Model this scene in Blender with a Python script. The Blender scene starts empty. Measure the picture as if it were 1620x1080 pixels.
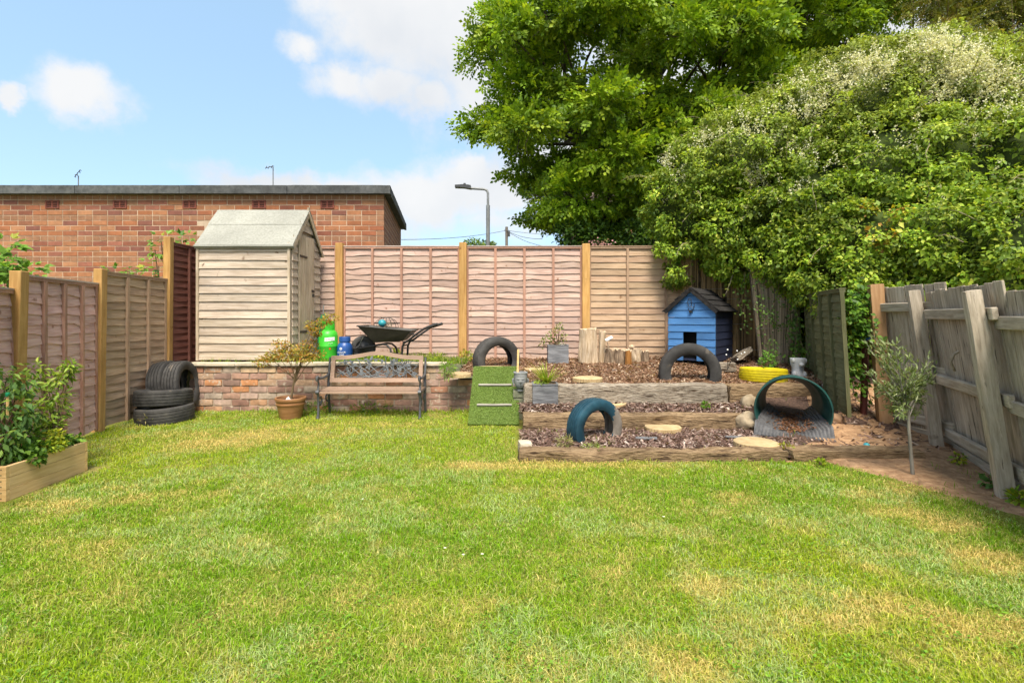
import bpy, bmesh, math, random
import numpy as np
from mathutils import Vector, Matrix, noise as mnoise

R = math.radians
random.seed(7)
rng = np.random.default_rng(11)
scene = bpy.context.scene
COL = scene.collection
EYE = 1.22            # camera height
FOC = 800.0           # focal length in photo pixels (photo is 1620 wide)

# ------------------------------------------------------------------ camera
cam_d = bpy.data.cameras.new('camera')
cam_d.sensor_width = 36.0
cam_d.lens = 36.0 * FOC / 1620.0
cam_d.shift_y = -40.0 / 1620.0
cam_d.clip_start = 0.05
cam_d.clip_end = 3000
cam = bpy.data.objects.new('camera', cam_d)
COL.objects.link(cam)
cam.location = (0, 0, EYE)
cam.rotation_euler = (R(90), 0, 0)
scene.camera = cam

# ------------------------------------------------------------------ sun, exposure
SUN_DIR = Vector((0.04, -0.60, 1.0)).normalized()   # towards the sun
sun_d = bpy.data.lights.new('sun', 'SUN')
sun_d.energy = 2.6
sun_d.angle = R(26.0)
sun_d.color = (1.0, 0.91, 0.77)
sun = bpy.data.objects.new('sun', sun_d)
COL.objects.link(sun)
sun.rotation_euler = (-SUN_DIR).to_track_quat('-Z', 'Y').to_euler()
scene.view_settings.view_transform = 'Standard'
scene.view_settings.look = 'None'
scene.view_settings.exposure = 1.5
scene.view_settings.gamma = 1.0
scene.view_settings.use_curve_mapping = False
scene.cycles.max_bounces = 5
scene.cycles.diffuse_bounces = 2
scene.cycles.transmission_bounces = 2
scene.cycles.adaptive_threshold = 0.03

def pdir(px, py):
    return Vector(((px - 810) / FOC, 1.0, (500 - py) / FOC)).normalized()

# ------------------------------------------------------------------ world: blue sky with cumulus
world = bpy.data.worlds.new('World')
scene.world = world
world.use_nodes = True
def build_world():
    nt = world.node_tree
    N, L = nt.nodes, nt.links
    N.clear()
    out = N.new('ShaderNodeOutputWorld')
    bg = N.new('ShaderNodeBackground')
    bg.inputs['Strength'].default_value = 0.15
    sky = N.new('ShaderNodeTexSky')
    sky.sky_type = 'NISHITA'
    sky.sun_disc = False
    sky.sun_elevation = math.asin(SUN_DIR.z)
    sky.sun_rotation = math.atan2(SUN_DIR.x, SUN_DIR.y)
    sky.altitude = 50
    sky.air_density = 1.0
    sky.dust_density = 1.2
    sky.ozone_density = 1.5
    tc = N.new('ShaderNodeTexCoord')
    def math_(op, a, b=None, c=None):
        n = N.new('ShaderNodeMath'); n.operation = op
        for i, v in enumerate((a, b, c)):
            if v is None: continue
            if isinstance(v, (int, float)): n.inputs[i].default_value = v
            else: L.new(v, n.inputs[i])
        return n.outputs[0]
    # warp the direction a little so that the clouds get torn edges
    wn = N.new('ShaderNodeTexNoise'); wn.inputs['Scale'].default_value = 9; wn.inputs['Detail'].default_value = 6
    wn.inputs['Roughness'].default_value = 0.6
    L.new(tc.outputs['Generated'], wn.inputs['Vector'])
    ws = N.new('ShaderNodeVectorMath'); ws.operation = 'SUBTRACT'
    L.new(wn.outputs['Color'], ws.inputs[0]); ws.inputs[1].default_value = (.5, .5, .5)
    wm = N.new('ShaderNodeVectorMath'); wm.operation = 'MULTIPLY_ADD'
    L.new(ws.outputs[0], wm.inputs[0]); wm.inputs[1].default_value = (.11, .11, .09)
    L.new(tc.outputs['Generated'], wm.inputs[2])
    blobs = [(135, 152, .088, .050, 1), (105, 158, .04, .03, .8), (0, 143, .03, .022, 1),
             (700, 40, .24, .17, 1), (800, 120, .26, .16, 1), (610, 45, .14, .09, 1), (590, 5, .14, .07, 1),
             (620, 140, .13, .055, .9), (540, 130, .07, .035, .8), (690, 165, .10, .045, .9), (490, 82, .045, .03, .65), (760, 100, .16, .10, 1),
             (780, 290, .24, .072, 1), (660, 320, .24, .075, 1), (500, 300, .24, .034, .9), (740, 262, .08, .04, 1), (880, 260, .22, .12, 1),
             (700, 350, .45, .05, .55), (1100, 150, .35, .25, 1), (1500, 60, .3, .2, .9)]
    rr = random.Random(5)
    blobs = [(pdir(x, y), a, b, w) for x, y, a, b, w in blobs]
    for k in range(16):        # unseen larger clouds round the dome, added to whiten and lift ambient light
        az = R(70) + R(220) * (k + rr.random()) / 16
        el = R(rr.uniform(8, 75))
        d = Vector((math.sin(az) * math.cos(el), math.cos(az) * math.cos(el), math.sin(el)))
        blobs.append((d, rr.uniform(.25, .5), rr.uniform(.14, .3), 1))
    cur = None
    for d, a, b, w in blobs:
        s = N.new('ShaderNodeVectorMath'); s.operation = 'SUBTRACT'
        L.new(wm.outputs[0], s.inputs[0]); s.inputs[1].default_value = d
        m = N.new('ShaderNodeVectorMath'); m.operation = 'MULTIPLY'
        L.new(s.outputs[0], m.inputs[0]); m.inputs[1].default_value = (1 / a, 1 / a, 1 / b)
        l = N.new('ShaderNodeVectorMath'); l.operation = 'LENGTH'
        L.new(m.outputs[0], l.inputs[0])
        v = math_('MULTIPLY', math_('SUBTRACT', 1.0, l.outputs['Value']), w)
        cur = v if cur is None else math_('MAXIMUM', cur, v)
    fn = N.new('ShaderNodeTexNoise'); fn.inputs['Scale'].default_value = 7; fn.inputs['Detail'].default_value = 9
    fn.inputs['Roughness'].default_value = 0.58
    L.new(tc.outputs['Generated'], fn.inputs['Vector'])
    dens = math_('ADD', cur, math_('MULTIPLY', math_('SUBTRACT', fn.outputs['Fac'], .5), 1.5))
    mr = N.new('ShaderNodeMapRange'); mr.interpolation_type = 'SMOOTHSTEP'
    L.new(dens, mr.inputs['Value'])
    mr.inputs['From Min'].default_value = 0.0; mr.inputs['From Max'].default_value = 0.62
    mr.inputs['To Min'].default_value = 0.0; mr.inputs['To Max'].default_value = 0.95
    # cloud body: white with faint grey hollows
    gn = N.new('ShaderNodeTexNoise'); gn.inputs['Scale'].default_value = 5; gn.inputs['Detail'].default_value = 5
    L.new(tc.outputs['Generated'], gn.inputs['Vector'])
    cr = N.new('ShaderNodeValToRGB')
    cr.color_ramp.elements[0].position = .35; cr.color_ramp.elements[0].color = (1.95, 2.0, 2.08, 1)
    cr.color_ramp.elements[1].position = .6; cr.color_ramp.elements[1].color = (2.25, 2.25, 2.25, 1)
    L.new(gn.outputs['Fac'], cr.inputs['Fac'])
    # summer haze: lift the clear blue a little towards white
    hz = N.new('ShaderNodeMix'); hz.data_type = 'RGBA'; hz.inputs[0].default_value = 0.70
    L.new(sky.outputs[0], hz.inputs[6]); hz.inputs[7].default_value = (1.0, 1.52, 1.95, 1)
    mx = N.new('ShaderNodeMix'); mx.data_type = 'RGBA'
    L.new(mr.outputs[0], mx.inputs[0]); L.new(hz.outputs[2], mx.inputs[6]); L.new(cr.outputs[0], mx.inputs[7])
    L.new(mx.outputs[2], bg.inputs['Color'])
    L.new(bg.outputs[0], out.inputs['Surface'])
build_world()

# ------------------------------------------------------------------ helpers
def P(px, py, y):
    """world point at depth y seen at a photo pixel"""
    return Vector(((px - 810) / FOC * y, y, EYE - (py - 500) / FOC * y))
def G(px, py, z=0.0):
    """world point on a level of height z seen at a photo pixel"""
    y = FOC * (EYE - z) / (py - 500)
    return Vector(((px - 810) / FOC * y, y, z))

class MB:
    def __init__(self): self.v = []; self.f = []
    def add(self, vs, fs):
        o = len(self.v)
        self.v += [tuple(p) for p in vs]
        self.f += [tuple(i + o for i in q) for q in fs]
    def box(self, x0, x1, y0, y1, z0, z1, m=None):
        vs = [Vector(p) for p in ((x0,y0,z0),(x1,y0,z0),(x1,y1,z0),(x0,y1,z0),(x0,y0,z1),(x1,y0,z1),(x1,y1,z1),(x0,y1,z1))]
        if m is not None: vs = [m @ p for p in vs]
        self.add(vs, [(0,3,2,1),(4,5,6,7),(0,1,5,4),(1,2,6,5),(2,3,7,6),(3,0,4,7)])
    def tube(self, pts, rad, n=8, cap=True):
        pts = [Vector(p) for p in pts]
        k = len(pts)
        rs = rad if isinstance(rad, (list, tuple)) else [rad] * k
        rings = []
        up = None
        for i, p in enumerate(pts):
            t = (pts[min(i + 1, k - 1)] - pts[max(i - 1, 0)])
            t = t.normalized() if t.length > 1e-9 else Vector((0, 0, 1))
            if up is None:
                a = Vector((0, 0, 1)) if abs(t.z) < .9 else Vector((1, 0, 0))
                up = t.cross(a).normalized()
            else:
                up = (up - t * up.dot(t))
                up = up.normalized() if up.length > 1e-6 else t.orthogonal().normalized()
            w = t.cross(up)
            rings.append([p + (up * math.cos(2*math.pi*j/n) + w * math.sin(2*math.pi*j/n)) * rs[i] for j in range(n)])
        vs = [q for r in rings for q in r]
        fs = [(i*n+j, i*n+(j+1) % n, (i+1)*n+(j+1) % n, (i+1)*n+j) for i in range(k-1) for j in range(n)]
        if cap:
            fs.append(tuple(range(n-1, -1, -1))); fs.append(tuple((k-1)*n + j for j in range(n)))
        self.add(vs, fs)
    def lathe(self, prof, n=32, closed=False, c=(0,0,0)):
        """prof: list of (r, z) round the z axis"""
        k = len(prof)
        vs = [(c[0]+r*math.cos(2*math.pi*j/n), c[1]+r*math.sin(2*math.pi*j/n), c[2]+z) for r, z in prof for j in range(n)]
        m = k if closed else k - 1
        fs = [(i*n+j, i*n+(j+1) % n, ((i+1) % k)*n+(j+1) % n, ((i+1) % k)*n+j) for i in range(m) for j in range(n)]
        self.add(vs, fs)
        if not closed:
            o = len(self.v) - k*n
            if prof[0][0] > 1e-6: self.f.append(tuple(o + j for j in range(n-1, -1, -1)))
            if prof[-1][0] > 1e-6: self.f.append(tuple(o + (k-1)*n + j for j in range(n)))
    def prism(self, poly, y0, y1):
        """poly of (x, z), extruded along y"""
        n = len(poly)
        vs = [(x, y0, z) for x, z in poly] + [(x, y1, z) for x, z in poly]
        fs = [tuple(range(n)), tuple(range(2*n-1, n-1, -1))] + [(j, j+n, (j+1) % n + n, (j+1) % n) for j in range(n)]
        self.add(vs, fs)
    def mesh(self, name, smooth=None):
        me = bpy.data.meshes.new(name)
        me.from_pydata(self.v, [], self.f)
        bm = bmesh.new(); bm.from_mesh(me)
        bmesh.ops.recalc_face_normals(bm, faces=bm.faces)
        bm.to_mesh(me); bm.free()
        if smooth:
            me.polygons.foreach_set('use_smooth', [True] * len(me.polygons))
            me.set_sharp_from_angle(angle=R(smooth))
        return me

def obj(name, me, mat=None, parent=None, loc=(0,0,0), rot=(0,0,0), smooth=None, kind=None):
    if isinstance(me, MB): me = me.mesh(name, smooth)
    if mat is not None and len(me.materials) == 0: me.materials.append(mat)
    o = bpy.data.objects.new(name, me)
    COL.objects.link(o)
    o.location = loc; o.rotation_euler = rot
    if parent is not None: o.parent = parent
    if kind: o['kind'] = kind
    return o
def tag(o, label, cat, group=None):
    o['label'] = label; o['category'] = cat
    if group: o['group'] = group
    return o
def thing(name, label, cat, loc=(0,0,0), rz=0.0, group=None, rot=None):
    o = bpy.data.objects.new(name, None)
    COL.objects.link(o)
    o.empty_display_size = .1
    o.location = loc
    o.rotation_euler = rot if rot is not None else (0, 0, rz)
    return tag(o, label, cat, group)

def bevel_box(name, sx, sy, sz, b=.004, jit=0.0, seed=0):
    """a box centred on its base, with chamfered edges: 44 triangles"""
    bm = bmesh.new()
    bmesh.ops.create_cube(bm, size=1)
    rr = random.Random(seed)
    for v in bm.verts:
        v.co = Vector((v.co.x*sx + rr.uniform(-jit, jit), v.co.y*sy + rr.uniform(-jit, jit), (v.co.z+.5)*sz + rr.uniform(-jit, jit)))
    bmesh.ops.bevel(bm, geom=list(bm.edges), offset=b, segments=1, affect='EDGES')
    me = bpy.data.meshes.new(name); bm.to_mesh(me); bm.free()
    return me
def rough_box(name, sx, sy, sz, seg=.05, amp=.006, b=.012, seed=0, freq=6, stretch=(1,1,1)):
    """a weathered block: subdivided, edges rounded, surface uneven"""
    bm = bmesh.new()
    nx, ny, nz = [max(1, int(round(s/seg))) for s in (sx, sy, sz)]
    def face(fn, a, c):
        g = [[bm.verts.new(fn(i/a, j/c)) for j in range(c+1)] for i in range(a+1)]
        for i in range(a):
            for j in range(c): bm.faces.new((g[i][j], g[i+1][j], g[i+1][j+1], g[i][j+1]))
    X, Y, Z = sx/2, sy/2, sz
    face(lambda u, w: (-X+u*sx, -Y, w*Z), nx, nz); face(lambda u, w: (-X+u*sx, Y, w*Z), nx, nz)
    face(lambda u, w: (-X, -Y+u*sy, w*Z), ny, nz); face(lambda u, w: (X, -Y+u*sy, w*Z), ny, nz)
    face(lambda u, w: (-X+u*sx, -Y+w*sy, 0), nx, ny); face(lambda u, w: (-X+u*sx, -Y+w*sy, Z), nx, ny)
    bmesh.ops.remove_doubles(bm, verts=bm.verts, dist=1e-5)
    off = Vector((seed*7.3, seed*3.1, seed*1.7))
    for v in bm.verts:
        c = v.co.copy()
        # round the edges
        q = Vector((max(-X+b, min(X-b, c.x)), max(-Y+b, min(Y-b, c.y)), max(b, min(Z-b, c.z))))
        d = c - q
        if d.length > b: c = q + d.normalized()*b
        s = Vector((c.x*stretch[0], c.y*stretch[1], c.z*stretch[2]))*freq + off
        c += Vector((mnoise.noise(s), mnoise.noise(s+Vector((31,0,0))), mnoise.noise(s+Vector((0,47,0)))))*amp
        c += Vector((mnoise.noise(s*3.1), mnoise.noise(s*3.1+Vector((11,0,0))), mnoise.noise(s*3.1+Vector((0,17,0)))))*amp*.5
        v.co = c
    bmesh.ops.recalc_face_normals(bm, faces=bm.faces)
    me = bpy.data.meshes.new(name); bm.to_mesh(me); bm.free()
    me.polygons.foreach_set('use_smooth', [True]*len(me.polygons))
    me.set_sharp_from_angle(angle=R(50))
    return me
def blob(name, rx, ry, rz, sub=3, amp=.1, freq=2, seed=0, flat=None):
    bm = bmesh.new()
    bmesh.ops.create_icosphere(bm, subdivisions=sub, radius=1)
    off = Vector((seed*5.1, seed*2.3, seed*9.7))
    for v in bm.verts:
        k = 1 + amp*mnoise.noise(v.co*freq+off) + amp*.4*mnoise.noise(v.co*freq*2.7+off)
        c = v.co*k
        if flat is not None: c.z = max(flat, c.z)
        v.co = Vector((c.x*rx, c.y*ry, c.z*rz))
    me = bpy.data.meshes.new(name); bm.to_mesh(me); bm.free()
    me.polygons.foreach_set('use_smooth', [True]*len(me.polygons))
    return me

def np_mesh(name, V, F, col=None, uv=None):
    """V (n,3), F (m,3 or 4)"""
    me = bpy.data.meshes.new(name)
    V = np.ascontiguousarray(V, dtype=np.float32); F = np.ascontiguousarray(F, dtype=np.int32)
    k = F.shape[1]
    me.vertices.add(len(V)); me.vertices.foreach_set('co', V.ravel())
    me.loops.add(F.size); me.loops.foreach_set('vertex_index', F.ravel())
    me.polygons.add(len(F))
    me.polygons.foreach_set('loop_start', np.arange(0, F.size, k, dtype=np.int32))
    me.update(calc_edges=True)
    if col is not None:
        a = me.color_attributes.new('tint', 'FLOAT_COLOR', 'POINT')
        c = np.ones((len(V), 4), dtype=np.float32); c[:, :3] = col
        a.data.foreach_set('color', c.ravel())
    return me
def unit(a):
    return a / np.maximum(np.linalg.norm(a, axis=1, keepdims=True), 1e-9)
def leaf_mesh(name, p, axis, nrm, L, W, col, fold=.12, wide=.45):
    """one folded rhombic leaf per row"""
    n = len(p)
    axis = unit(axis)
    side = unit(np.cross(axis, nrm)); nrm = np.cross(side, axis)
    L = np.broadcast_to(np.asarray(L, dtype=float), (n,))[:, None]; W = np.broadcast_to(np.asarray(W, dtype=float), (n,))[:, None]
    m = p + axis*L*wide + nrm*W*fold
    V = np.stack([p, m+side*W*.5, p+axis*L-nrm*L*.12, m-side*W*.5], axis=1).reshape(-1, 3)
    b = np.arange(n)[:, None]*4
    F = np.concatenate([b+np.array([[0, 1, 2]]), b+np.array([[0, 2, 3]])], axis=1).reshape(-1, 3)
    return np_mesh(name, V, F, np.repeat(col, 4, axis=0))
def rand_dirs(n):
    return unit(rng.normal(size=(n, 3)))
def mixcol(n, cols, w=None, jit=.12):
    cols = np.array(cols, dtype=float)
    i = rng.choice(len(cols), size=n, p=w)
    return np.clip(cols[i]*(1+rng.normal(size=(n, 1))*jit), .003, 1)
# ------------------------------------------------------------------ materials
def ramp(N, stops, interp='LINEAR'):
    r = N.new('ShaderNodeValToRGB')
    r.color_ramp.interpolation = interp
    e = r.color_ramp.elements
    while len(e) < len(stops): e.new(.5)
    for k, (p, c) in enumerate(stops):
        e[k].position = p; e[k].color = (*c, 1)
    return r
def M(name, c1, c2, scale=6, stretch=(1,1,1), rough=.85, bump=.25, bscale=1.0, rnd=.12, spec=.25, metal=0.0,
      detail=6, palette=None, big=.15, hue=0.0, speck=None, dist=.006, hi=None, crack=None):
    m = bpy.data.materials.new(name); m.use_nodes = True
    nt = m.node_tree; N, L = nt.nodes, nt.links
    bs = N['Principled BSDF']
    bs.inputs['Roughness'].default_value = rough
    bs.inputs['Specular IOR Level'].default_value = spec
    bs.inputs['Metallic'].default_value = metal
    tc = N.new('ShaderNodeTexCoord'); oi = N.new('ShaderNodeObjectInfo')
    ad = N.new('ShaderNodeVectorMath'); ad.operation = 'MULTIPLY_ADD'
    cb = N.new('ShaderNodeCombineXYZ')
    for i in range(3): L.new(oi.outputs['Random'], cb.inputs[i])
    L.new(cb.outputs[0], ad.inputs[0]); ad.inputs[1].default_value = (37, 53, 71); L.new(tc.outputs['Object'], ad.inputs[2])
    mp = N.new('ShaderNodeVectorMath'); mp.operation = 'MULTIPLY'
    L.new(ad.outputs[0], mp.inputs[0]); mp.inputs[1].default_value = [s*scale for s in stretch]
    nz = N.new('ShaderNodeTexNoise'); nz.inputs['Scale'].default_value = 1; nz.inputs['Detail'].default_value = detail
    nz.inputs['Roughness'].default_value = .62; nz.inputs['Distortion'].default_value = .3
    L.new(mp.outputs[0], nz.inputs['Vector'])
    st = [(.3, c1), (.7, c2)] if hi is None else [(.3, c1), (.62, c2), (.8, hi)]
    rp = ramp(N, st); L.new(nz.outputs['Fac'], rp.inputs['Fac'])
    col = rp.outputs[0]
    def mul(a, fac, b):
        x = N.new('ShaderNodeMix'); x.data_type = 'RGBA'; x.blend_type = 'MULTIPLY'
        x.inputs[0].default_value = fac
        L.new(a, x.inputs[6]); L.new(b, x.inputs[7]); return x.outputs[2]
    if palette:
        pr = ramp(N, [(i/len(palette), c) for i, c in enumerate(palette)], 'CONSTANT')
        L.new(oi.outputs['Random'], pr.inputs['Fac'])
        col = mul(pr.outputs[0], 1.0, col)
    if big:
        bn = N.new('ShaderNodeTexNoise'); bn.inputs['Scale'].default_value = 1.7; bn.inputs['Detail'].default_value = 3
        L.new(ad.outputs[0], bn.inputs['Vector'])
        br = ramp(N, [(.3, (1-big*1.6,)*3), (.7, (1+big*.5,)*3)]); L.new(bn.outputs['Fac'], br.inputs['Fac'])
        col = mul(col, 1.0, br.outputs[0])
    if speck:
        sc_, th, cc = speck
        sn = N.new('ShaderNodeTexNoise'); sn.inputs['Scale'].default_value = sc_; sn.inputs['Detail'].default_value = 4
        L.new(ad.outputs[0], sn.inputs['Vector'])
        sr = N.new('ShaderNodeMapRange'); sr.inputs['From Min'].default_value = th; sr.inputs['From Max'].default_value = th+.08
        L.new(sn.outputs['Fac'], sr.inputs['Value'])
        sx = N.new('ShaderNodeMix'); sx.data_type = 'RGBA'; L.new(sr.outputs[0], sx.inputs[0]); L.new(col, sx.inputs[6]); sx.inputs[7].default_value = (*cc, 1)
        col = sx.outputs[2]
    if crack:            # dark splits running along the grain
        ks = N.new('ShaderNodeVectorMath'); ks.operation = 'MULTIPLY'; L.new(ad.outputs[0], ks.inputs[0]); ks.inputs[1].default_value = crack[0]
        kn = N.new('ShaderNodeTexNoise'); kn.inputs['Scale'].default_value = 1; kn.inputs['Detail'].default_value = 5; kn.inputs['Roughness'].default_value = .65
        L.new(ks.outputs[0], kn.inputs['Vector'])
        kr = N.new('ShaderNodeMapRange'); kr.inputs['From Min'].default_value = crack[1]; kr.inputs['From Max'].default_value = crack[1]+.07
        L.new(kn.outputs['Fac'], kr.inputs['Value'])
        kx = N.new('ShaderNodeMix'); kx.data_type = 'RGBA'; L.new(kr.outputs[0], kx.inputs[0]); L.new(col, kx.inputs[6]); kx.inputs[7].default_value = (*crack[2], 1)
        col = kx.outputs[2]
    if rnd:
        hs = N.new('ShaderNodeHueSaturation')
        mr = N.new('ShaderNodeMapRange'); mr.inputs['To Min'].default_value = 1-rnd; mr.inputs['To Max'].default_value = 1+rnd
        L.new(oi.outputs['Random'], mr.inputs['Value']); L.new(mr.outputs[0], hs.inputs['Value'])
        if hue:
            wn = N.new('ShaderNodeTexWhiteNoise'); wn.noise_dimensions = '1D'; L.new(oi.outputs['Random'], wn.inputs['W'])
            h2 = N.new('ShaderNodeMapRange'); h2.inputs['To Min'].default_value = .5-hue; h2.inputs['To Max'].default_value = .5+hue
            L.new(wn.outputs['Value'], h2.inputs['Value']); L.new(h2.outputs[0], hs.inputs['Hue'])
        L.new(col, hs.inputs['Color']); col = hs.outputs[0]
    L.new(col, bs.inputs['Base Color'])
    if bump:
        n2 = nz
        if bscale != 1.0:
            m2 = N.new('ShaderNodeVectorMath'); m2.operation = 'SCALE'; m2.inputs['Scale'].default_value = bscale
            L.new(mp.outputs[0], m2.inputs[0])
            n2 = N.new('ShaderNodeTexNoise'); n2.inputs['Scale'].default_value = 1; n2.inputs['Detail'].default_value = 5
            L.new(m2.outputs[0], n2.inputs['Vector'])
        bp = N.new('ShaderNodeBump'); bp.inputs['Strength'].default_value = bump; bp.inputs['Distance'].default_value = dist
        L.new(n2.outputs['Fac'], bp.inputs['Height']); L.new(bp.outputs[0], bs.inputs['Normal'])
    return m
def leafmat(name, trans=.35, rough=.5, spec=.3):
    m = bpy.data.materials.new(name); m.use_nodes = True
    nt = m.node_tree; N, L = nt.nodes, nt.links
    bs = N['Principled BSDF']; out = N['Material Output']
    bs.inputs['Roughness'].default_value = rough; bs.inputs['Specular IOR Level'].default_value = spec
    at = N.new('ShaderNodeAttribute'); at.attribute_name = 'tint'
    L.new(at.outputs['Color'], bs.inputs['Base Color'])
    tr = N.new('ShaderNodeBsdfTranslucent')
    wm = N.new('ShaderNodeMix'); wm.data_type = 'RGBA'; wm.blend_type = 'MULTIPLY'; wm.inputs[0].default_value = 1
    L.new(at.outputs['Color'], wm.inputs[6]); wm.inputs[7].default_value = (1.25, 1.2, .6, 1)
    L.new(wm.outputs[2], tr.inputs['Color'])
    mx = N.new('ShaderNodeMixShader'); mx.inputs[0].default_value = trans
    L.new(bs.outputs[0], mx.inputs[1]); L.new(tr.outputs[0], mx.inputs[2]); L.new(mx.outputs[0], out.inputs['Surface'])
    return m

WX = (1, 8, 14)      # grain running along x
WZ = (10, 10, 1)     # grain running along z
MT = {}
MT['leaf'] = leafmat('leaf')
MT['grass'] = leafmat('grass_blade', trans=.3, rough=.6, spec=.15)
MT['cane'] = leafmat('cane', trans=.05, rough=.8)
MT['petal'] = leafmat('petal', trans=.3, rough=.7)
MT['fence_pink'] = M('fence_pink', (.38, .245, .19), (.56, .41, .345), 4.5, (1, 8, 18), bump=.5, rnd=.13, hi=(.68, .56, .49), speck=(11, .655, (.25, .13, .085)), hue=.006)
MT['fence_pink_frame'] = M('fence_pink_frame', (.36, .18, .12), (.50, .30, .225), 5, WZ, bump=.3, rnd=.1)
MT['fence_rose_lifted'] = M('fence_rose_lifted', (.52, .285, .24), (.70, .465, .415), 4.5, (1, 8, 18), bump=.5, rnd=.12, hi=(.76, .61, .56), speck=(11, .66, (.30, .15, .11)), hue=.006)  # pinker stain, also lightened to make up for light the left fence lacks
MT['fence_top'] = M('fence_top', (.40, .30, .25), (.60, .50, .45), 5, WX, bump=.3, rnd=.1)
MT['fence_tan'] = M('fence_tan', (.33, .21, .125), (.50, .355, .24), 4.5, (1, 8, 18), bump=.5, rnd=.12, hi=(.60, .47, .35), speck=(11, .66, (.2, .11, .06)), hue=.006)
MT['fence_tan_frame'] = M('fence_tan_frame', (.30, .19, .12), (.45, .31, .21), 5, WZ, bump=.3, rnd=.1)
MT['fence_red'] = M('fence_red', (.20, .065, .045), (.30, .125, .095), 4, WX, bump=.35, rnd=.12)
MT['fence_red_frame'] = M('fence_red_frame', (.16, .06, .045), (.25, .11, .08), 5, WZ, bump=.3, rnd=.1)
MT['fence_green'] = M('fence_green', (.09, .095, .04), (.19, .185, .095), 5, WX, bump=.5, rnd=.15, hi=(.25, .23, .14), speck=(9, .68, (.26, .22, .15)))
MT['fence_green_frame'] = M('fence_green_frame', (.07, .075, .03), (.15, .145, .075), 5, WZ, bump=.4, rnd=.12)
MT['post'] = M('post_wood', (.38, .20, .06), (.58, .35, .13), 3.5, WZ, bump=.25, rnd=.10, speck=(7, .70, (.16, .07, .02)))
MT['post_orange'] = M('post_orange', (.30, .16, .07), (.48, .29, .15), 3.5, WZ, bump=.3, rnd=.05)
MT['grey_wood'] = M('grey_wood', (.25, .205, .15), (.47, .40, .315), 4.5, WZ, bump=.6, rnd=.16, hi=(.54, .475, .39), speck=(6, .70, (.15, .12, .085)), crack=((30, 30, 3), .60, (.09, .07, .05)))
MT['grey_rail'] = M('grey_rail', (.28, .235, .175), (.50, .43, .34), 4.5, (1, 9, 9), bump=.6, rnd=.10, hi=(.50, .46, .40))
MT['shed'] = M('shed_board', (.37, .285, .205), (.58, .485, .39), 4.5, (1, 8, 18), bump=.5, rnd=.12, hi=(.68, .60, .52), speck=(10, .665, (.16, .10, .065)), hue=.006)
MT['shed_v'] = M('shed_vertical', (.36, .27, .18), (.58, .48, .36), 3.2, WZ, bump=.3, rnd=.10, hi=(.66, .57, .46), speck=(11, .72, (.2, .13, .08)))
MT['felt'] = M('roof_felt', (.25, .25, .215), (.36, .36, .32), 40, rough=.95, bump=.3, rnd=.04, big=.12)
MT['dark'] = M('painted_gap_shade', (.012, .011, .010), (.02, .018, .016), 8, bump=0, rnd=0)  # near-black that stands in for shade inside openings
MT['soil'] = M('planting_soil', (.05, .03, .018), (.12, .075, .045), 30, bump=.8, rnd=0)
MT['sleeper'] = M('sleeper', (.12, .07, .035), (.38, .265, .15), 6, (2.2, 7, 12), bump=1.0, rnd=.10, hi=(.54, .42, .28), speck=(7, .62, (.12, .07, .04)), dist=.03, crack=((3.5, 26, 26), .575, (.055, .03, .018)))
MT['sleeper_grey'] = M('sleeper_grey', (.15, .115, .08), (.42, .36, .285), 6, (2.2, 7, 12), bump=1.0, rnd=.06, hi=(.60, .54, .45), speck=(7, .64, (.14, .09, .055)), dist=.03, crack=((3.5, 26, 26), .575, (.07, .045, .028)))
MT['newwood'] = M('new_pine', (.64, .39, .15), (.84, .58, .28), 3.5, WX, bump=.15, rnd=.06, big=.08, speck=(8, .74, (.33, .17, .07)))
MT['newwood_y'] = M('new_pine_side', (.64, .40, .17), (.84, .60, .31), 3.5, (8, 1, 12), bump=.15, rnd=.05, big=.08, speck=(8, .74, (.33, .17, .07)))
BR = [(.44,.23,.15),(.38,.22,.17),(.52,.31,.19),(.33,.22,.18),(.55,.38,.26),(.44,.31,.26),(.56,.27,.13),(.40,.25,.20),(.50,.41,.33),(.46,.29,.22),(.35,.22,.17),(.58,.42,.28),(.49,.36,.30)]
MT['oldbrick'] = M('old_brick', (.62, .60, .60), (1.12, 1.08, 1.06), 11, rough=.95, bump=.8, rnd=.08, palette=BR, big=.18, hi=(1.4, 1.36, 1.3), speck=(14, .60, (.50, .42, .34)))
GBR = [(.33,.125,.065),(.25,.095,.06),(.36,.145,.07),(.28,.12,.07),(.38,.17,.085),(.23,.095,.07),(.34,.135,.065),(.30,.12,.08),(.39,.19,.10)]
MT['brick'] = M('garage_brick', (.80, .80, .80), (1.15, 1.12, 1.1), 16, rough=.92, bump=.5, rnd=.06, palette=GBR, big=.12)
GHD = [(.39,.165,.075),(.32,.165,.095),(.41,.21,.10),(.37,.14,.07),(.31,.165,.10),(.43,.26,.12)]
MT['brick_header'] = M('garage_header', (.8, .8, .8), (1.15, 1.12, 1.1), 16, rough=.92, bump=.5, rnd=.06, palette=GHD, big=.12)
MT['mortar'] = M('mortar', (.46, .34, .24), (.58, .45, .33), 25, rough=.98, bump=.5, rnd=0)
MT['oldmortar'] = M('old_mortar', (.32, .23, .17), (.50, .40, .31), 22, rough=.98, bump=.7, rnd=0)
MT['fascia'] = M('fascia_felt', (.06, .063, .065), (.12, .124, .125), 14, rough=.85, bump=.4, rnd=.1, big=.25, hi=(.17, .178, .172))
MT['airbrick'] = M('terracotta_vent', (.17, .05, .035), (.25, .085, .06), 20, bump=.3, rnd=.05)
MT['coping'] = M('coping_slab', (.44, .37, .27), (.63, .56, .44), 12, rough=.95, bump=.5, rnd=.08)
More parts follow.
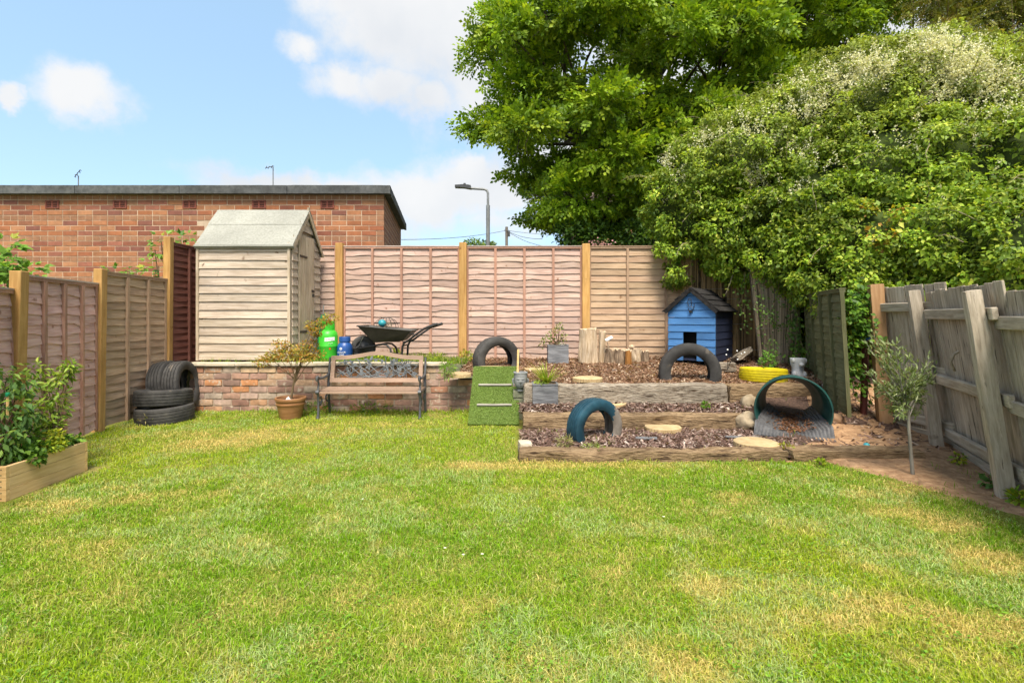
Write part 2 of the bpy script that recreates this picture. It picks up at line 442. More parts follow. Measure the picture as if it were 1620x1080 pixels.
MT['tyre'] = M('tyre_rubber', (.030, .029, .029), (.068, .065, .062), 9, rough=.78, bump=.35, rnd=.15, spec=.35, big=.25, hi=(.12, .108, .095), speck=(6, .63, (.13, .11, .088)))
MT['tyre_blue'] = M('tyre_teal_paint', (.012, .045, .07), (.028, .095, .14), 6, rough=.5, bump=.35, rnd=0, big=.35, hi=(.06, .16, .19), speck=(5, .72, (.05, .16, .10)))
MT['tyre_worn'] = M('tyre_worn_patch', (.14, .12, .10), (.25, .22, .19), 9, rough=.8, bump=.3, rnd=0)
MT['tyre_yellow'] = M('tyre_yellow_paint', (.52, .40, .008), (.72, .60, .015), 6, rough=.55, bump=.3, rnd=0, big=.2, speck=(6, .62, (.20, .23, .03)))
MT['iron'] = M('cast_iron', (.075, .078, .085), (.15, .155, .165), 12, rough=.5, bump=.3, rnd=.04, spec=.5, metal=.35)
MT['bench_wood'] = M('bench_slat', (.31, .205, .145), (.43, .30, .225), 6, WX, rough=.6, bump=.15, rnd=.05)
MT['lattice'] = M('bench_lattice', (.095, .105, .115), (.17, .185, .195), 14, rough=.5, bump=.2, rnd=0, spec=.5, metal=.2)
MT['terracotta'] = M('glazed_terracotta', (.26, .115, .045), (.43, .215, .10), 5, (1,1,6), rough=.4, bump=.1, rnd=.03, spec=.5, hi=(.5, .28, .15))
MT['barrow'] = M('barrow_tray', (.016, .015, .013), (.04, .036, .030), 8, rough=.5, bump=.2, rnd=.05, spec=.45, hi=(.08, .065, .05))
MT['blackpaint'] = M('black_paint', (.012, .012, .013), (.028, .027, .027), 10, rough=.45, bump=.1, rnd=.05, spec=.5)
MT['steel'] = M('bare_steel', (.35, .35, .35), (.55, .55, .54), 12, rough=.4, bump=.1, rnd=.05, metal=.7)
MT['green_gas'] = M('green_cylinder_paint', (.035, .40, .02), (.06, .52, .035), 5, rough=.4, bump=.05, rnd=0, spec=.5, big=.1)
MT['blue_gas'] = M('blue_cylinder_paint', (.010, .055, .22), (.02, .09, .32), 6, rough=.4, bump=.08, rnd=0, spec=.5, big=.15)
MT['white'] = M('white_print', (.72, .73, .72), (.80, .81, .80), 10, rough=.6, bump=0, rnd=0, big=0)
MT['greyprint'] = M('grey_print', (.2, .25, .2), (.25, .3, .25), 10, rough=.6, bump=0, rnd=0, big=0)
MT['redprint'] = M('red_print', (.55, .05, .02), (.6, .07, .03), 10, rough=.5, bump=0, rnd=0, big=0)
MT['turf'] = leafmat('artificial_turf', trans=.12, rough=.6)
MT['turfbase'] = M('turf_backing', (.10, .16, .03), (.15, .22, .05), 60, bump=.6, rnd=0, big=.05)
MT['slatewood'] = M('grey_batten', (.22, .20, .17), (.40, .37, .32), 5, WX, bump=.5, rnd=.1)
MT['slate'] = M('slate_planter', (.12, .125, .135), (.25, .255, .27), 5, (1, 1, 5), rough=.85, bump=.8, rnd=.06, hi=(.36, .365, .375), dist=.012)
MT['stonehead'] = M('grey_cast_stone', (.21, .22, .225), (.34, .35, .355), 9, rough=.85, bump=.3, rnd=0)
MT['paleplant'] = M('pale_glazed_stone', (.40, .41, .43), (.62, .63, .65), 14, rough=.7, bump=.4, rnd=0)
MT['driftwood'] = M('driftwood', (.34, .23, .13), (.62, .50, .36), 3.5, WZ, rough=.9, bump=.9, rnd=.08, hi=(.76, .68, .57), dist=.015, speck=(5, .68, (.22, .14, .08)), crack=((24, 24, 2.5), .60, (.17, .10, .055)))
MT['bark'] = M('log_bark', (.11, .07, .045), (.34, .25, .17), 7, WZ, rough=.95, bump=1.0, rnd=.15, hi=(.48, .38, .27), dist=.02)
MT['rustlog'] = M('rusty_log', (.22, .09, .02), (.42, .20, .06), 7, WZ, rough=.95, bump=.8, rnd=0)
MT['stepstone'] = M('sandstone_slice', (.42, .30, .15), (.60, .46, .27), 14, rough=.95, bump=.6, rnd=.05, big=.2, speck=(6, .68, (.42, .30, .16)))
MT['steprim'] = M('sandstone_rim', (.36, .25, .12), (.56, .42, .23), 25, rough=.95, bump=.8, rnd=.05)
MT['boulder'] = M('pale_boulder', (.24, .18, .11), (.44, .36, .25), 5, rough=.92, bump=1.0, rnd=.08, hi=(.55, .48, .37), dist=.02)
MT['boulder_brown'] = M('brown_boulder', (.20, .12, .07), (.33, .21, .13), 7, rough=.92, bump=.6, rnd=.05)
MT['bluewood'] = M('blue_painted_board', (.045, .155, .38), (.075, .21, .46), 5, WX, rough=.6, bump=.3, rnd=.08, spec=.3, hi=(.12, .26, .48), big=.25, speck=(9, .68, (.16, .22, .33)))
MT['blue_shaded'] = M('shaded_blue_board', (.008, .012, .03), (.018, .026, .06), 5, WX, rough=.6, bump=.3, rnd=.08, spec=.4)  # darkened copy of the blue boards, shade of the hutch side painted in
MT['felt_black'] = M('black_shingle', (.010, .0095, .010), (.032, .029, .028), 18, rough=.95, bump=.6, rnd=.12, hi=(.07, .06, .052))
MT['teal'] = M('teal_plastic', (.008, .055, .05), (.018, .10, .09), 4, rough=.42, bump=.08, rnd=0, spec=.5, big=.25, hi=(.05, .18, .16))
MT['mat'] = M('ribbed_mat', (.05, .05, .055), (.14, .14, .145), 20, rough=.7, bump=.3, rnd=0, spec=.4)
MT['reed'] = M('reed_cane', (.17, .10, .045), (.42, .29, .15), 9, (9, 9, .4), rough=.8, bump=.3, rnd=.1)
MT['reed_old'] = M('reed_weathered', (.17, .125, .08), (.45, .37, .27), 9, (9, 9, .4), rough=.85, bump=.3, rnd=.1, hi=(.56, .49, .40))
MT['trunk'] = M('tree_bark', (.055, .042, .03), (.17, .14, .105), 9, (1, 1, .3), rough=.95, bump=1.0, rnd=.1, dist=.03)
MT['twig'] = M('twig', (.10, .065, .035), (.22, .16, .09), 12, rough=.9, bump=.3, rnd=.1)
MT['olivebark'] = M('olive_bark', (.20, .18, .15), (.38, .35, .30), 12, (1,1,.4), rough=.9, bump=.5, rnd=0)
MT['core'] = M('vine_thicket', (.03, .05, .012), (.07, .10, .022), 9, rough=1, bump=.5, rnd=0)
MT['lamp_grey'] = M('galvanised_column', (.20, .21, .215), (.28, .29, .295), 6, rough=.55, bump=.05, rnd=0, metal=.3)
MT['dark_grey'] = M('dark_lantern', (.05, .053, .058), (.09, .093, .098), 6, rough=.5, bump=.05, rnd=0)
MT['polewood'] = M('pole_wood', (.14, .12, .10), (.26, .23, .20), 6, WZ, bump=.3, rnd=0)
MT['slate_roof'] = M('house_roof', (.07, .05, .045), (.13, .09, .075), 6, bump=.4, rnd=0)
MT['glass'] = M('window_glass', (.05, .06, .07), (.08, .09, .10), 1, rough=.08, bump=0, rnd=0, spec=.6)
MT['tealplastic'] = M('turquoise_plastic', (.02, .27, .33), (.04, .36, .42), 6, rough=.4, bump=.05, rnd=0, spec=.5)
MT['greennet'] = M('green_fabric', (.008, .17, .07), (.015, .27, .12), 10, rough=.7, bump=.3, rnd=0)
MT['rope'] = M('rope', (.22, .18, .12), (.38, .32, .22), 14, bump=.3, rnd=.1)
MT['brightblue'] = M('bright_blue_plastic', (.01, .12, .62), (.02, .17, .72), 8, rough=.4, bump=.02, rnd=0)
MT['brownpipe'] = M('brown_pipe', (.08, .02, .015), (.13, .04, .03), 8, rough=.6, bump=.1, rnd=0)
def brickwall_mat():
    m = bpy.data.materials.new('brick_far'); m.use_nodes = True
    nt = m.node_tree; N, L = nt.nodes, nt.links
    bs = N['Principled BSDF']; bs.inputs['Roughness'].default_value = .92
    tc = N.new('ShaderNodeTexCoord')
    sp = N.new('ShaderNodeSeparateXYZ'); L.new(tc.outputs['Object'], sp.inputs[0])
    ax = N.new('ShaderNodeMath'); ax.operation = 'ADD'; L.new(sp.outputs[0], ax.inputs[0]); L.new(sp.outputs[1], ax.inputs[1])
    cb = N.new('ShaderNodeCombineXYZ'); L.new(ax.outputs[0], cb.inputs[0]); L.new(sp.outputs[2], cb.inputs[1])
    bt = N.new('ShaderNodeTexBrick'); L.new(cb.outputs[0], bt.inputs['Vector'])
    bt.inputs['Scale'].default_value = 1; bt.inputs['Brick Width'].default_value = .246; bt.inputs['Row Height'].default_value = .0845
    bt.inputs['Mortar Size'].default_value = .007; bt.inputs['Mortar Smooth'].default_value = .2
    bt.inputs['Color1'].default_value = (.42, .17, .085, 1); bt.inputs['Color2'].default_value = (.27, .11, .075, 1); bt.inputs['Mortar'].default_value = (.55, .42, .31, 1)
    L.new(bt.outputs['Color'], bs.inputs['Base Color'])
    bp = N.new('ShaderNodeBump'); bp.inputs['Strength'].default_value = .6; bp.inputs['Distance'].default_value = .006; bp.invert = True
    L.new(bt.outputs['Fac'], bp.inputs['Height']); L.new(bp.outputs[0], bs.inputs['Normal'])
    return m
MT['brick_far'] = brickwall_mat()
# ------------------------------------------------------------------ ground
_lat = rng.random((64, 64))
def vnoise(x, y):
    xi = np.floor(x).astype(int); yi = np.floor(y).astype(int)
    fx = x-xi; fy = y-yi
    fx = fx*fx*(3-2*fx); fy = fy*fy*(3-2*fy)
    a = _lat[xi % 64, yi % 64]; b = _lat[(xi+1) % 64, yi % 64]; c = _lat[xi % 64, (yi+1) % 64]; d = _lat[(xi+1) % 64, (yi+1) % 64]
    return (a*(1-fx)+b*fx)*(1-fy)+(c*(1-fx)+d*fx)*fy
def fbm(x, y, o=4):
    s = 0; a = .5; t = 0
    for k in range(o):
        s = s+a*vnoise(x*2**k+17*k, y*2**k+31*k); t += a; a *= .55
    return s/t

WALL_Y = 6.50
# line of the lawn's right edge and of the left fence
def lawn_right(y): return np.interp(y, [0, 2.0, 2.96, 3.55, 4.03, 4.3], [3.2, 3.1, 2.95, 2.95, 2.72, 2.6])
def fence_left(y): return np.interp(y, [0, 2.9, 4.15, 5.36, 6.58], [-3.0, -3.6, -4.0, -4.4, -4.5])
def in_lawn(x, y):
    ok = (x > fence_left(y)+.03) & (x < lawn_right(y)+.55*(fbm(x*5, y*5)-.45)+rng.normal(0, .05, np.shape(x))) & (y < WALL_Y)
    bed = (x > .03) & (y > 4.22)
    ramp_ = (x > -.50) & (x < .10) & (y > 5.66)
    planter = (x < -3.27) & (y > 1.0) & (y < 4.10)
    return ok & ~bed & ~ramp_ & ~planter
def bed_h(x, y):
    """height of the terraced beds"""
    x = np.asarray(x, float); y = np.asarray(y, float)
    low = np.interp(y, [4.2, 4.4, 5.2], [.045, .05, .06])
    mid = np.interp(y, [5.2, 5.4, 5.75], [.16, .17, .25])
    upp = np.interp(y, [5.7, 5.88, 7.0, 7.9, 9], [.40, .42, .50, .56, .57])
    h = np.where(y < 5.28, low, np.where(y < 5.78, mid, upp))
    slope = np.interp(y, [3.2, 4.2, 4.9, 5.6, 5.9, 7.0, 7.9], [0.0, .03, .09, .24, .42, .52, .56])
    k = np.clip((x-2.45)/.25, 0, 1)
    h = np.where(y < 5.8, h*(1-k)+slope*k, h)
    h = h+.10*np.exp(-(((x-2.75)/.5)**2+((y-7.35)/.5)**2))
    h = h+.10*np.clip((x-2.9)/.8, 0, 1)*np.clip((y-5.8)/1.0, 0, 1)
    return h+.03*(fbm(x*3+9, y*3)-.5)

def lawn_mat():
    m = bpy.data.materials.new('lawn_turf'); m.use_nodes = True
    nt = m.node_tree; N, L = nt.nodes, nt.links
    bs = N['Principled BSDF']; bs.inputs['Roughness'].default_value = .95; bs.inputs['Specular IOR Level'].default_value = .1
    tc = N.new('ShaderNodeTexCoord')
    a = N.new('ShaderNodeTexNoise'); a.inputs['Scale'].default_value = 1.6; a.inputs['Detail'].default_value = 8; a.inputs['Roughness'].default_value = .7
    L.new(tc.outputs['Object'], a.inputs['Vector'])
    r1 = ramp(N, [(.3, (.18, .23, .025)), (.5, (.25, .27, .05)), (.62, (.35, .31, .10)), (.75, (.45, .36, .16))]); L.new(a.outputs['Fac'], r1.inputs['Fac'])
    b = N.new('ShaderNodeTexNoise'); b.inputs['Scale'].default_value = 70; b.inputs['Detail'].default_value = 4
    L.new(tc.outputs['Object'], b.inputs['Vector'])
    r2 = ramp(N, [(.3, (.35, .35, .3)), (.7, (1.2, 1.2, 1.1))]); L.new(b.outputs['Fac'], r2.inputs['Fac'])
    x = N.new('ShaderNodeMix'); x.data_type = 'RGBA'; x.blend_type = 'MULTIPLY'; x.inputs[0].default_value = 1
    L.new(r1.outputs[0], x.inputs[6]); L.new(r2.outputs[0], x.inputs[7]); L.new(x.outputs[2], bs.inputs['Base Color'])
    bp = N.new('ShaderNodeBump'); bp.inputs['Strength'].default_value = .9; bp.inputs['Distance'].default_value = .02
    L.new(b.outputs['Fac'], bp.inputs['Height']); L.new(bp.outputs[0], bs.inputs['Normal'])
    return m
MT['lawn'] = lawn_mat()
MT['ground'] = M('open_ground', (.09, .10, .04), (.16, .15, .07), 3, bump=.3, rnd=0)
MT['bed'] = M('bark_mulch', (.045, .028, .022), (.15, .095, .072), 45, rough=.95, bump=1.0, rnd=0, hi=(.26, .18, .135), dist=.02)
MT['terrace'] = M('weedy_terrace', (.07, .085, .03), (.20, .17, .10), 22, rough=.95, bump=.9, rnd=0, hi=(.36, .31, .22), dist=.02)
MT['sand'] = M('sandy_soil', (.26, .145, .075), (.50, .31, .175), 16, rough=.97, bump=.9, rnd=0, hi=(.60, .42, .26), dist=.04, speck=(9, .60, (.24, .15, .085)))
b = MB(); b.box(-400, 400, -100, 900, -1.0, -.06); obj('ground', b, MT['ground'], kind='structure')
def sheet(name, xs, ys, hf, mat, keep=None):
    X, Y = np.meshgrid(xs, ys, indexing='ij')
    Z = hf(X, Y)
    V = np.stack([X, Y, Z], -1).reshape(-1, 3)
    nx, ny = len(xs), len(ys)
    i, j = np.meshgrid(np.arange(nx-1), np.arange(ny-1), indexing='ij')
    F = np.stack([i*ny+j, (i+1)*ny+j, (i+1)*ny+j+1, i*ny+j+1], -1).reshape(-1, 4)
    if keep is not None:
        cx = (X[:-1, :-1]+X[1:, 1:])/2; cy = (Y[:-1, :-1]+Y[1:, 1:])/2
        F = F[keep(cx, cy).ravel()]
    me = np_mesh(name, V, F)
    me.polygons.foreach_set('use_smooth', [True]*len(me.polygons))
    return obj(name, me, mat, kind='structure')
sheet('lawn', np.arange(-9, 9.01, .25), np.arange(-4, 8.51, .25), lambda x, y: 0*x, MT['lawn'])
step = .04
def is_sand(x, y):
    w = .14*(fbm(x*4, y*4+5)-.5)
    return (x > np.interp(y, [0, 2.5, 3.5, 4.1, 4.45, 4.9, 5.3, 5.8], [3.3, 3.25, 2.92, 2.68, 2.55, 2.70, 3.05, 9])+w) & (y < 5.75)
sheet('bark_bed', np.arange(.14, 4.7, step), np.arange(4.24, 8.4, step), bed_h, MT['bed'])
sheet('bark_bed_corner', np.arange(-.70, .14+step, step), np.arange(6.44, 8.4, step), bed_h, MT['bed'])
def sand_h(x, y):
    w = .14*(fbm(x*4, y*4+5)-.5)
    s = x-(np.interp(y, [0, 2.5, 3.5, 4.1, 4.45, 4.9, 5.3, 5.8], [3.3, 3.25, 2.92, 2.68, 2.55, 2.70, 3.05, 3.3])+w)
    k = np.clip((s+.10)/.22, 0, 1)
    top = np.maximum(bed_h(x, y), .014)+.05*(fbm(x*2.5, y*2.5+3)-.42)*np.clip((y-3)/1.0, .3, 1)*np.clip(s/.3, 0, 1)*np.where(y < 4.27, .3, 1)+.03*(fbm(x*9, y*9)-.4)*np.where(y < 4.27, .5, 1)
    base = np.where(y < 4.24, 0, bed_h(x, y))
    return np.where(k < 1, (base-.035)*(1-k)+top*k, top)
sheet('sandy_soil', np.arange(2.3, 4.9, step), np.arange(2.4, 5.9, step), sand_h, MT['sand'])
def terr_h(x, y): return np.where(x < -4.14, np.interp(y, [6.46, 6.95], [-.03, .57]), .585)+.03*(fbm(x*3, y*3+2)-.5)
sheet('terrace', np.arange(-4.6, -.66, .06), np.arange(6.44, 8.4, .06), terr_h, MT['terrace'], lambda x, y: (y > 6.6) | (x < -4.14))

# --- grass blades: one mass
def blades(p, L, W, col, lean=.6, base_z=None):
    n = len(p)
    th = rng.uniform(0, 2*np.pi, n); ph = rng.uniform(0, 2*np.pi, n)
    ln = np.abs(rng.normal(0, lean, n))
    d = np.stack([np.cos(th), np.sin(th), np.zeros(n)], 1)
    s = np.stack([np.cos(ph), np.sin(ph), np.zeros(n)], 1)*W[:, None]*.5
    up = np.array([[0, 0, 1.]])
    m = p+up*L[:, None]*.55+d*(ln*L*.30)[:, None]
    t = p+up*(L*np.clip(1-.25*ln, .35, 1))[:, None]+d*(ln*L*.95)[:, None]
    V = np.stack([p-s, p+s, m-s*.8, m+s*.8, t], 1).reshape(-1, 3)
    b = np.arange(n)[:, None]*5
    F = np.concatenate([b+np.array([[0, 1, 3]]), b+np.array([[0, 3, 2]]), b+np.array([[2, 3, 4]])], 1).reshape(-1, 3)
    c = np.repeat(col[:, None, :], 5, 1)
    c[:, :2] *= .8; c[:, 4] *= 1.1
    return V, F, c.reshape(-1, 3)
DRY = []
for px, py, rx, ry, w in [(400, 690, .75, .30, .9), (335, 705, .45, .22, .8), (520, 675, .7, .20, .6), (620, 672, .5, .15, .5), (880, 736, .95, .10, 1.2), (760, 738, .5, .12, .5),
                          (230, 790, .5, .25, .35), (90, 800, .35, .2, .4), (1500, 830, .16, .12, 1.0), (1440, 812, .20, .12, .7), (1560, 880, .22, .08, 1.1), (1600, 900, .2, .08, 1.2),
                          (1455, 775, .35, .12, .6), (1350, 960, .28, .16, .8), (1480, 985, .22, .13, .8), (1240, 985, .2, .12, .55), (1590, 1000, .16, .12, .9), (1180, 790, .5, .14, .35),
                          (1100, 920, .35, .16, .4), (700, 985, .2, .12, .5), (560, 960, .25, .15, .35), (250, 1050, .2, .1, .4), (120, 870, .35, .15, .5), (1540, 1060, .2, .12, .7), (900, 1050, .25, .10, .5), (1080, 1060, .2, .1, .5)]:
    g = G(px, py); DRY.append((g.x, g.y, rx, ry, w))
def dryness(x, y):
    d = .32*(fbm(x*1.6+3, y*1.6+7, 4)-.5)+.75*(fbm(x*7+13, y*7+2, 4)-.5)
    for cx, cy, rx, ry, w in DRY:
        k = np.exp(-(((x-cx)/rx)**2+((y-cy)/ry)**2))
        d = d+w*k*(.25+1.2*fbm(x*6+1, y*10+4, 3))*np.where(cy < 2.9, .42, .62)
    return d
def lawn_grass():
    n = 540000
    y = np.exp(rng.uniform(math.log(1.25), math.log(WALL_Y), n))
    x = rng.uniform(-1, 1, n)*(1.10*y+.35)
    k = in_lawn(x, y); x = x[k]; y = y[k]
    tuft = fbm(x*9, y*9, 2)
    d = dryness(x, y)
    keep = rng.random(len(x)) < np.clip(1.1-.55*np.clip(d, 0, 1), .3, 1)
    x, y, d, tuft = x[keep], y[keep], d[keep], tuft[keep]
    n = len(x)
    lush = fbm(x*.9+40, y*.9+11, 3)
    L = rng.uniform(.013, .036, n)*(.40+1.05*tuft)*(1-.3*np.clip(d, 0, 1))
    # long growth at the foot of the wall and of the timber edge
    edge = np.clip(1-(WALL_Y-y)/.22, 0, 1)*(fbm(x*5, y*2+9, 3) > .45)
    edge = np.maximum(edge, .7*np.clip(1-(4.22-y)/.10, 0, 1)*((x > .02) & (x < 3.0) & (y < 4.23))*(fbm(x*6, y*2+19, 3) > .48))
    L = L*(1+2.2*edge*rng.random(n))
    W = np.clip(.0022+.00065*y, .0028, .0065)*rng.uniform(.7, 1.3, n)
    green = np.array([.20, .37, .012]); lime = np.array([.36, .47, .018]); deep = np.array([.11, .25, .014]); pale = np.array([.45, .51, .18]); straw = np.array([.72, .55, .20])
    a = np.clip((lush-.34)/.32, 0, 1)[:, None]
    c = green*(1-a)+lime*a
    q = rng.random(n)
    c = np.where((q < .16)[:, None], deep, c); c = np.where((q > .86)[:, None], pale, c)
    silver = (fbm(x*2.3+50, y*2.3+20, 3) > .60)[:, None] & (rng.random(n) < .5)[:, None]
    c = np.where(silver, pale*np.array([.85, 1, 1]), c)
    ds = np.clip((d-.02+rng.normal(0, .14, n))/.5, 0, .92)[:, None]
    c = c*(1-ds)+straw*ds
    c = c*(1+rng.normal(0, .14, (n, 1)))
    p = np.stack([x, y, np.full(n, .0)], 1)
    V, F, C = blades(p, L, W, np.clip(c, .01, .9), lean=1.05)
    # clover and other broad leaves in the turf
    m = 26000
    yc = np.exp(rng.uniform(math.log(1.3), math.log(6.3), m)); xc = rng.uniform(-1, 1, m)*(1.1*yc+.3)
    k = in_lawn(xc, yc) & (fbm(xc*3+61, yc*3+23, 3) > .56)
    xc, yc = xc[k], yc[k]; m = len(xc)
    a_ = rng.uniform(0, 2*np.pi, m); r_ = rng.uniform(.004, .008, m)
    e1 = np.stack([np.cos(a_), np.sin(a_), rng.normal(0, .25, m)], 1)*r_[:, None]; e2 = np.stack([-np.sin(a_), np.cos(a_), rng.normal(0, .25, m)], 1)*r_[:, None]
    pc = np.stack([xc, yc, rng.uniform(.012, .032, m)], 1)
    Vc = np.stack([pc-e1, pc+e2*.8, pc+e1, pc-e2*.8], 1).reshape(-1, 3); bc = np.arange(m)[:, None]*4
    Fc = np.concatenate([bc+np.array([[0, 1, 2]]), bc+np.array([[0, 2, 3]])], 1).reshape(-1, 3)
    Cc = np.repeat(mixcol(m, [(.17, .33, .03), (.23, .38, .04), (.12, .25, .025)]), 4, 0)
    F = np.concatenate([F, Fc+len(V)]); V = np.concatenate([V, Vc]); C = np.concatenate([C, Cc])
    # a few creeping wisps over the terrace behind the wall
    m = 9000
    x2 = rng.uniform(-4.2, -.62, m); y2 = rng.uniform(6.66, 7.85, m)
    k = (fbm(x2*2.5+5, y2*2.5, 3) > .47) & ~((x2 < -2.9) & (y2 > 6.74))
    x2, y2 = x2[k], y2[k]; m = len(x2)
    c2 = mixcol(m, [(.15, .27, .02), (.25, .34, .03), (.08, .17, .02), (.42, .36, .14)], [.35, .3, .2, .15])
    V2, F2, C2 = blades(np.stack([x2, y2, terr_h(x2, y2)-.01], 1), rng.uniform(.04, .12, m), np.full(m, .007), c2, .6)
    F = np.concatenate([F, F2+len(V)]); V = np.concatenate([V, V2]); C = np.concatenate([C, C2])
    # sparse blades straying on to the sand and the beds
    m = 5000
    x3 = rng.uniform(.1, 3.6, m); y3 = rng.uniform(3.2, 5.7, m)
    k = ((fbm(x3*3+15, y3*3, 3) > .62) & (y3 > 4.45) & ((y3 < 5.15) | (y3 > 5.42))) | ((fbm(x3*4+35, y3*4, 3) > .57) & (y3 < 4.15) & (x3 > 2.8))
    k = k & (rng.random(m) < .5)
    x3, y3 = x3[k], y3[k]; m = len(x3)
    c3 = mixcol(m, [(.15, .27, .02), (.25, .32, .05), (.40, .36, .14)], [.4, .35, .25])
    V3, F3, C3 = blades(np.stack([x3, y3, np.maximum(bed_h(x3, y3), 0)-.005], 1), rng.uniform(.02, .07, m), np.full(m, .005), c3, .8)
    F = np.concatenate([F, F3+len(V)]); V = np.concatenate([V, V3]); C = np.concatenate([C, C3])
    o = obj('grass', np_mesh('grass', V, F, C), MT['grass'], kind='stuff')
    tag(o, 'short green lawn grass with dry straw patches', 'grass')
lawn_grass()

def chips():
    n = 46000
    x = np.concatenate([rng.uniform(.08, 4.0, n), rng.uniform(-.68, .08, 5000)])
    y = np.concatenate([rng.uniform(4.36, 7.9, n), rng.uniform(6.5, 7.9, 5000)])
    beam = ((y > 5.16) & (y < 5.42) & (x < 2.5)) | ((y > 5.68) & (y < 5.90) & (x < 3.5))
    sandy = is_sand(x, y)
    ta = (x-2.74)*.383+(y-4.90)*.924; tc_ = (x-2.74)*.924-(y-4.90)*.383
    tun = (ta > -.18) & (ta < .9) & (np.abs(tc_) < .32)
    k = ~beam & (~sandy | (rng.random(len(x)) < .13)) & ~tun
    x, y = x[k], y[k]; n = len(x)
    z = bed_h(x, y)+rng.uniform(-.002, .014, n)
    th = rng.uniform(0, 2*np.pi, n); ti = rng.normal(0, .35, n)
    a = np.stack([np.cos(th)*np.cos(ti), np.sin(th)*np.cos(ti), np.sin(ti)], 1)
    u = unit(np.stack([rng.normal(0, .45, n), rng.normal(0, .45, n), np.ones(n)], 1))
    s = unit(np.cross(a, u)); u = np.cross(s, a)
    L = (rng.gamma(4, .0055, n)+.008)[:, None]; W = (rng.uniform(.004, .012, n))[:, None]; T = rng.uniform(.003, .006, (n, 1))
    p = np.stack([x, y, z], 1)
    V = np.stack([p-a*L-s*W, p+a*L*.9-s*W*.6, p+a*L+s*W, p-a*L*.8+s*W*.7, p+u*T+a*L*.2], 1).reshape(-1, 3)
    b = np.arange(n)[:, None]*5
    F = np.concatenate([b+np.array([q]) for q in ((0, 1, 4), (1, 2, 4), (2, 3, 4), (3, 0, 4))], 1).reshape(-1, 3)
    upper = (y > 5.85)[:, None]
    c = np.where(upper, mixcol(n, [(.21, .115, .07), (.32, .19, .12), (.12, .065, .04), (.48, .33, .22), (.62, .50, .38)], [.34, .28, .2, .13, .05]),
                 mixcol(n, [(.16, .095, .075), (.26, .17, .14), (.085, .05, .04), (.40, .30, .25), (.58, .48, .42)], [.34, .28, .2, .13, .05]))
    o = obj('bark_chips', np_mesh('bark_chips', V, F, np.repeat(c, 5, 0)), MT['petal'], kind='stuff')
    tag(o, 'brown bark chips covering the terraced beds', 'bark chips')
chips()
# ------------------------------------------------------------------ fences
def wave(x, seed, amp):
    r = random.Random(seed)
    s = 0
    for k in range(4):
        s += math.sin(x*r.uniform(3, 16)+r.uniform(0, 6.3))*amp*r.uniform(.25, .8)
    for k in range(2):
        c = r.uniform(0, 1.8); w = r.uniform(.03, .10)
        s -= amp*r.uniform(.5, 2.4)*math.exp(-((x-c)/w)**2)
    return s
def lap_panel(parent, w, h, z0, n, mats, seed, amp=.006, battens=3, x0=0.0, bow=0.0, top=True):
    """overlapping horizontal slats in a batten frame; local x along the panel, face towards -y"""
    slat_m, frame_m, top_m = mats
    f = MB()
    f.box(x0, x0+.032, -.036, .0, z0, z0+h-.03); f.box(x0+w-.032, x0+w, -.036, .0, z0, z0+h-.03)
    if top: f.box(x0, x0+w, -.040, .012, z0+h-.03, z0+h)
    panel = obj('fence_panel', f, frame_m, parent)
    if top:
        c = MB(); c.box(x0-.002, x0+w+.002, -.046, .016, z0+h, z0+h+.014); obj('top_rail', c, top_m, panel)
    pitch = (h-.045)/n
    seg = 14
    for i in range(n):
        zb = z0+.005+i*pitch; zt = min(zb+pitch*1.32, z0+h-.032)
        s = MB(); vs = []
        for k in range(seg+1):
            x = x0+.010+(w-.020)*k/seg
            wv = wave(x-x0, seed*101+i, amp)
            yy = wave(x-x0, seed*77+i, .0022)-bow*math.sin(math.pi*k/seg)
            zl = zb+wv
            vs += [(x, -.010+yy*.3, zt), (x, -.028+yy, zl), (x, -.015+yy, zl-.001)]
        fs = []
        for k in range(seg):
            a = k*3; fs += [(a, a+1, a+4, a+3), (a+1, a+2, a+5, a+4)]
        s.add(vs, fs)
        obj('slat', s, slat_m, panel, smooth=40)
    for k in range(battens):
        bx = x0+w*(k+1)/(battens+1)
        bmb = MB()
        bmb.box(bx-.018, bx+.018, -.050, -.008, z0, z0+h-.031)
        obj('batten', bmb, frame_m, panel)
    return panel
def post(parent, x, y, z0, z1, s=.095, mat=None, lean=(0, 0), cap=False):
    me = bevel_box('post', s, s, z1-z0, .005, .002, int(x*100) % 97)
    return obj('post', me, mat or MT['post'], parent, (x, y, z0), (lean[0], lean[1], 0))

ROSE = (MT['fence_rose_lifted'], MT['fence_pink_frame'], MT['fence_top'])
PINK = (MT['fence_pink'], MT['fence_pink_frame'], MT['fence_top'])
TAN = (MT['fence_tan'], MT['fence_tan_frame'], MT['fence_tan_frame'])
RED = (MT['fence_red'], MT['fence_red_frame'], MT['fence_red_frame'])
GREEN = (MT['fence_green'], MT['fence_green_frame'], MT['fence_green_frame'])
FY = 7.9
bf = thing('back_fence', 'long lapped timber fence with orange posts across the back of the garden', 'fence', (0, FY, .5))
px2x = lambda px, y=FY: (px-810)/FOC*y
posts = [539, 733, 926]
for k, p in enumerate(posts): post(bf, px2x(p), -.035, 0, (2.35, 2.36, 2.34)[k]-.5, .115)
xs = [px2x(345), px2x(539), px2x(733), px2x(926)]
for k in range(3):
    lap_panel(bf, xs[k+1]-xs[k]-.105, 1.755, .045, 18, PINK, 3+k, (.0075, .0095, .007)[k], 3, xs[k]+.0525)
lap_panel(bf, 1.80, 1.755, .045, 17, TAN, 9, .0012, 2, xs[3]+.0525)
lap_panel(bf, 1.80, 1.70, .045, 17, TAN, 10, .0012, 2, xs[3]+1.87)

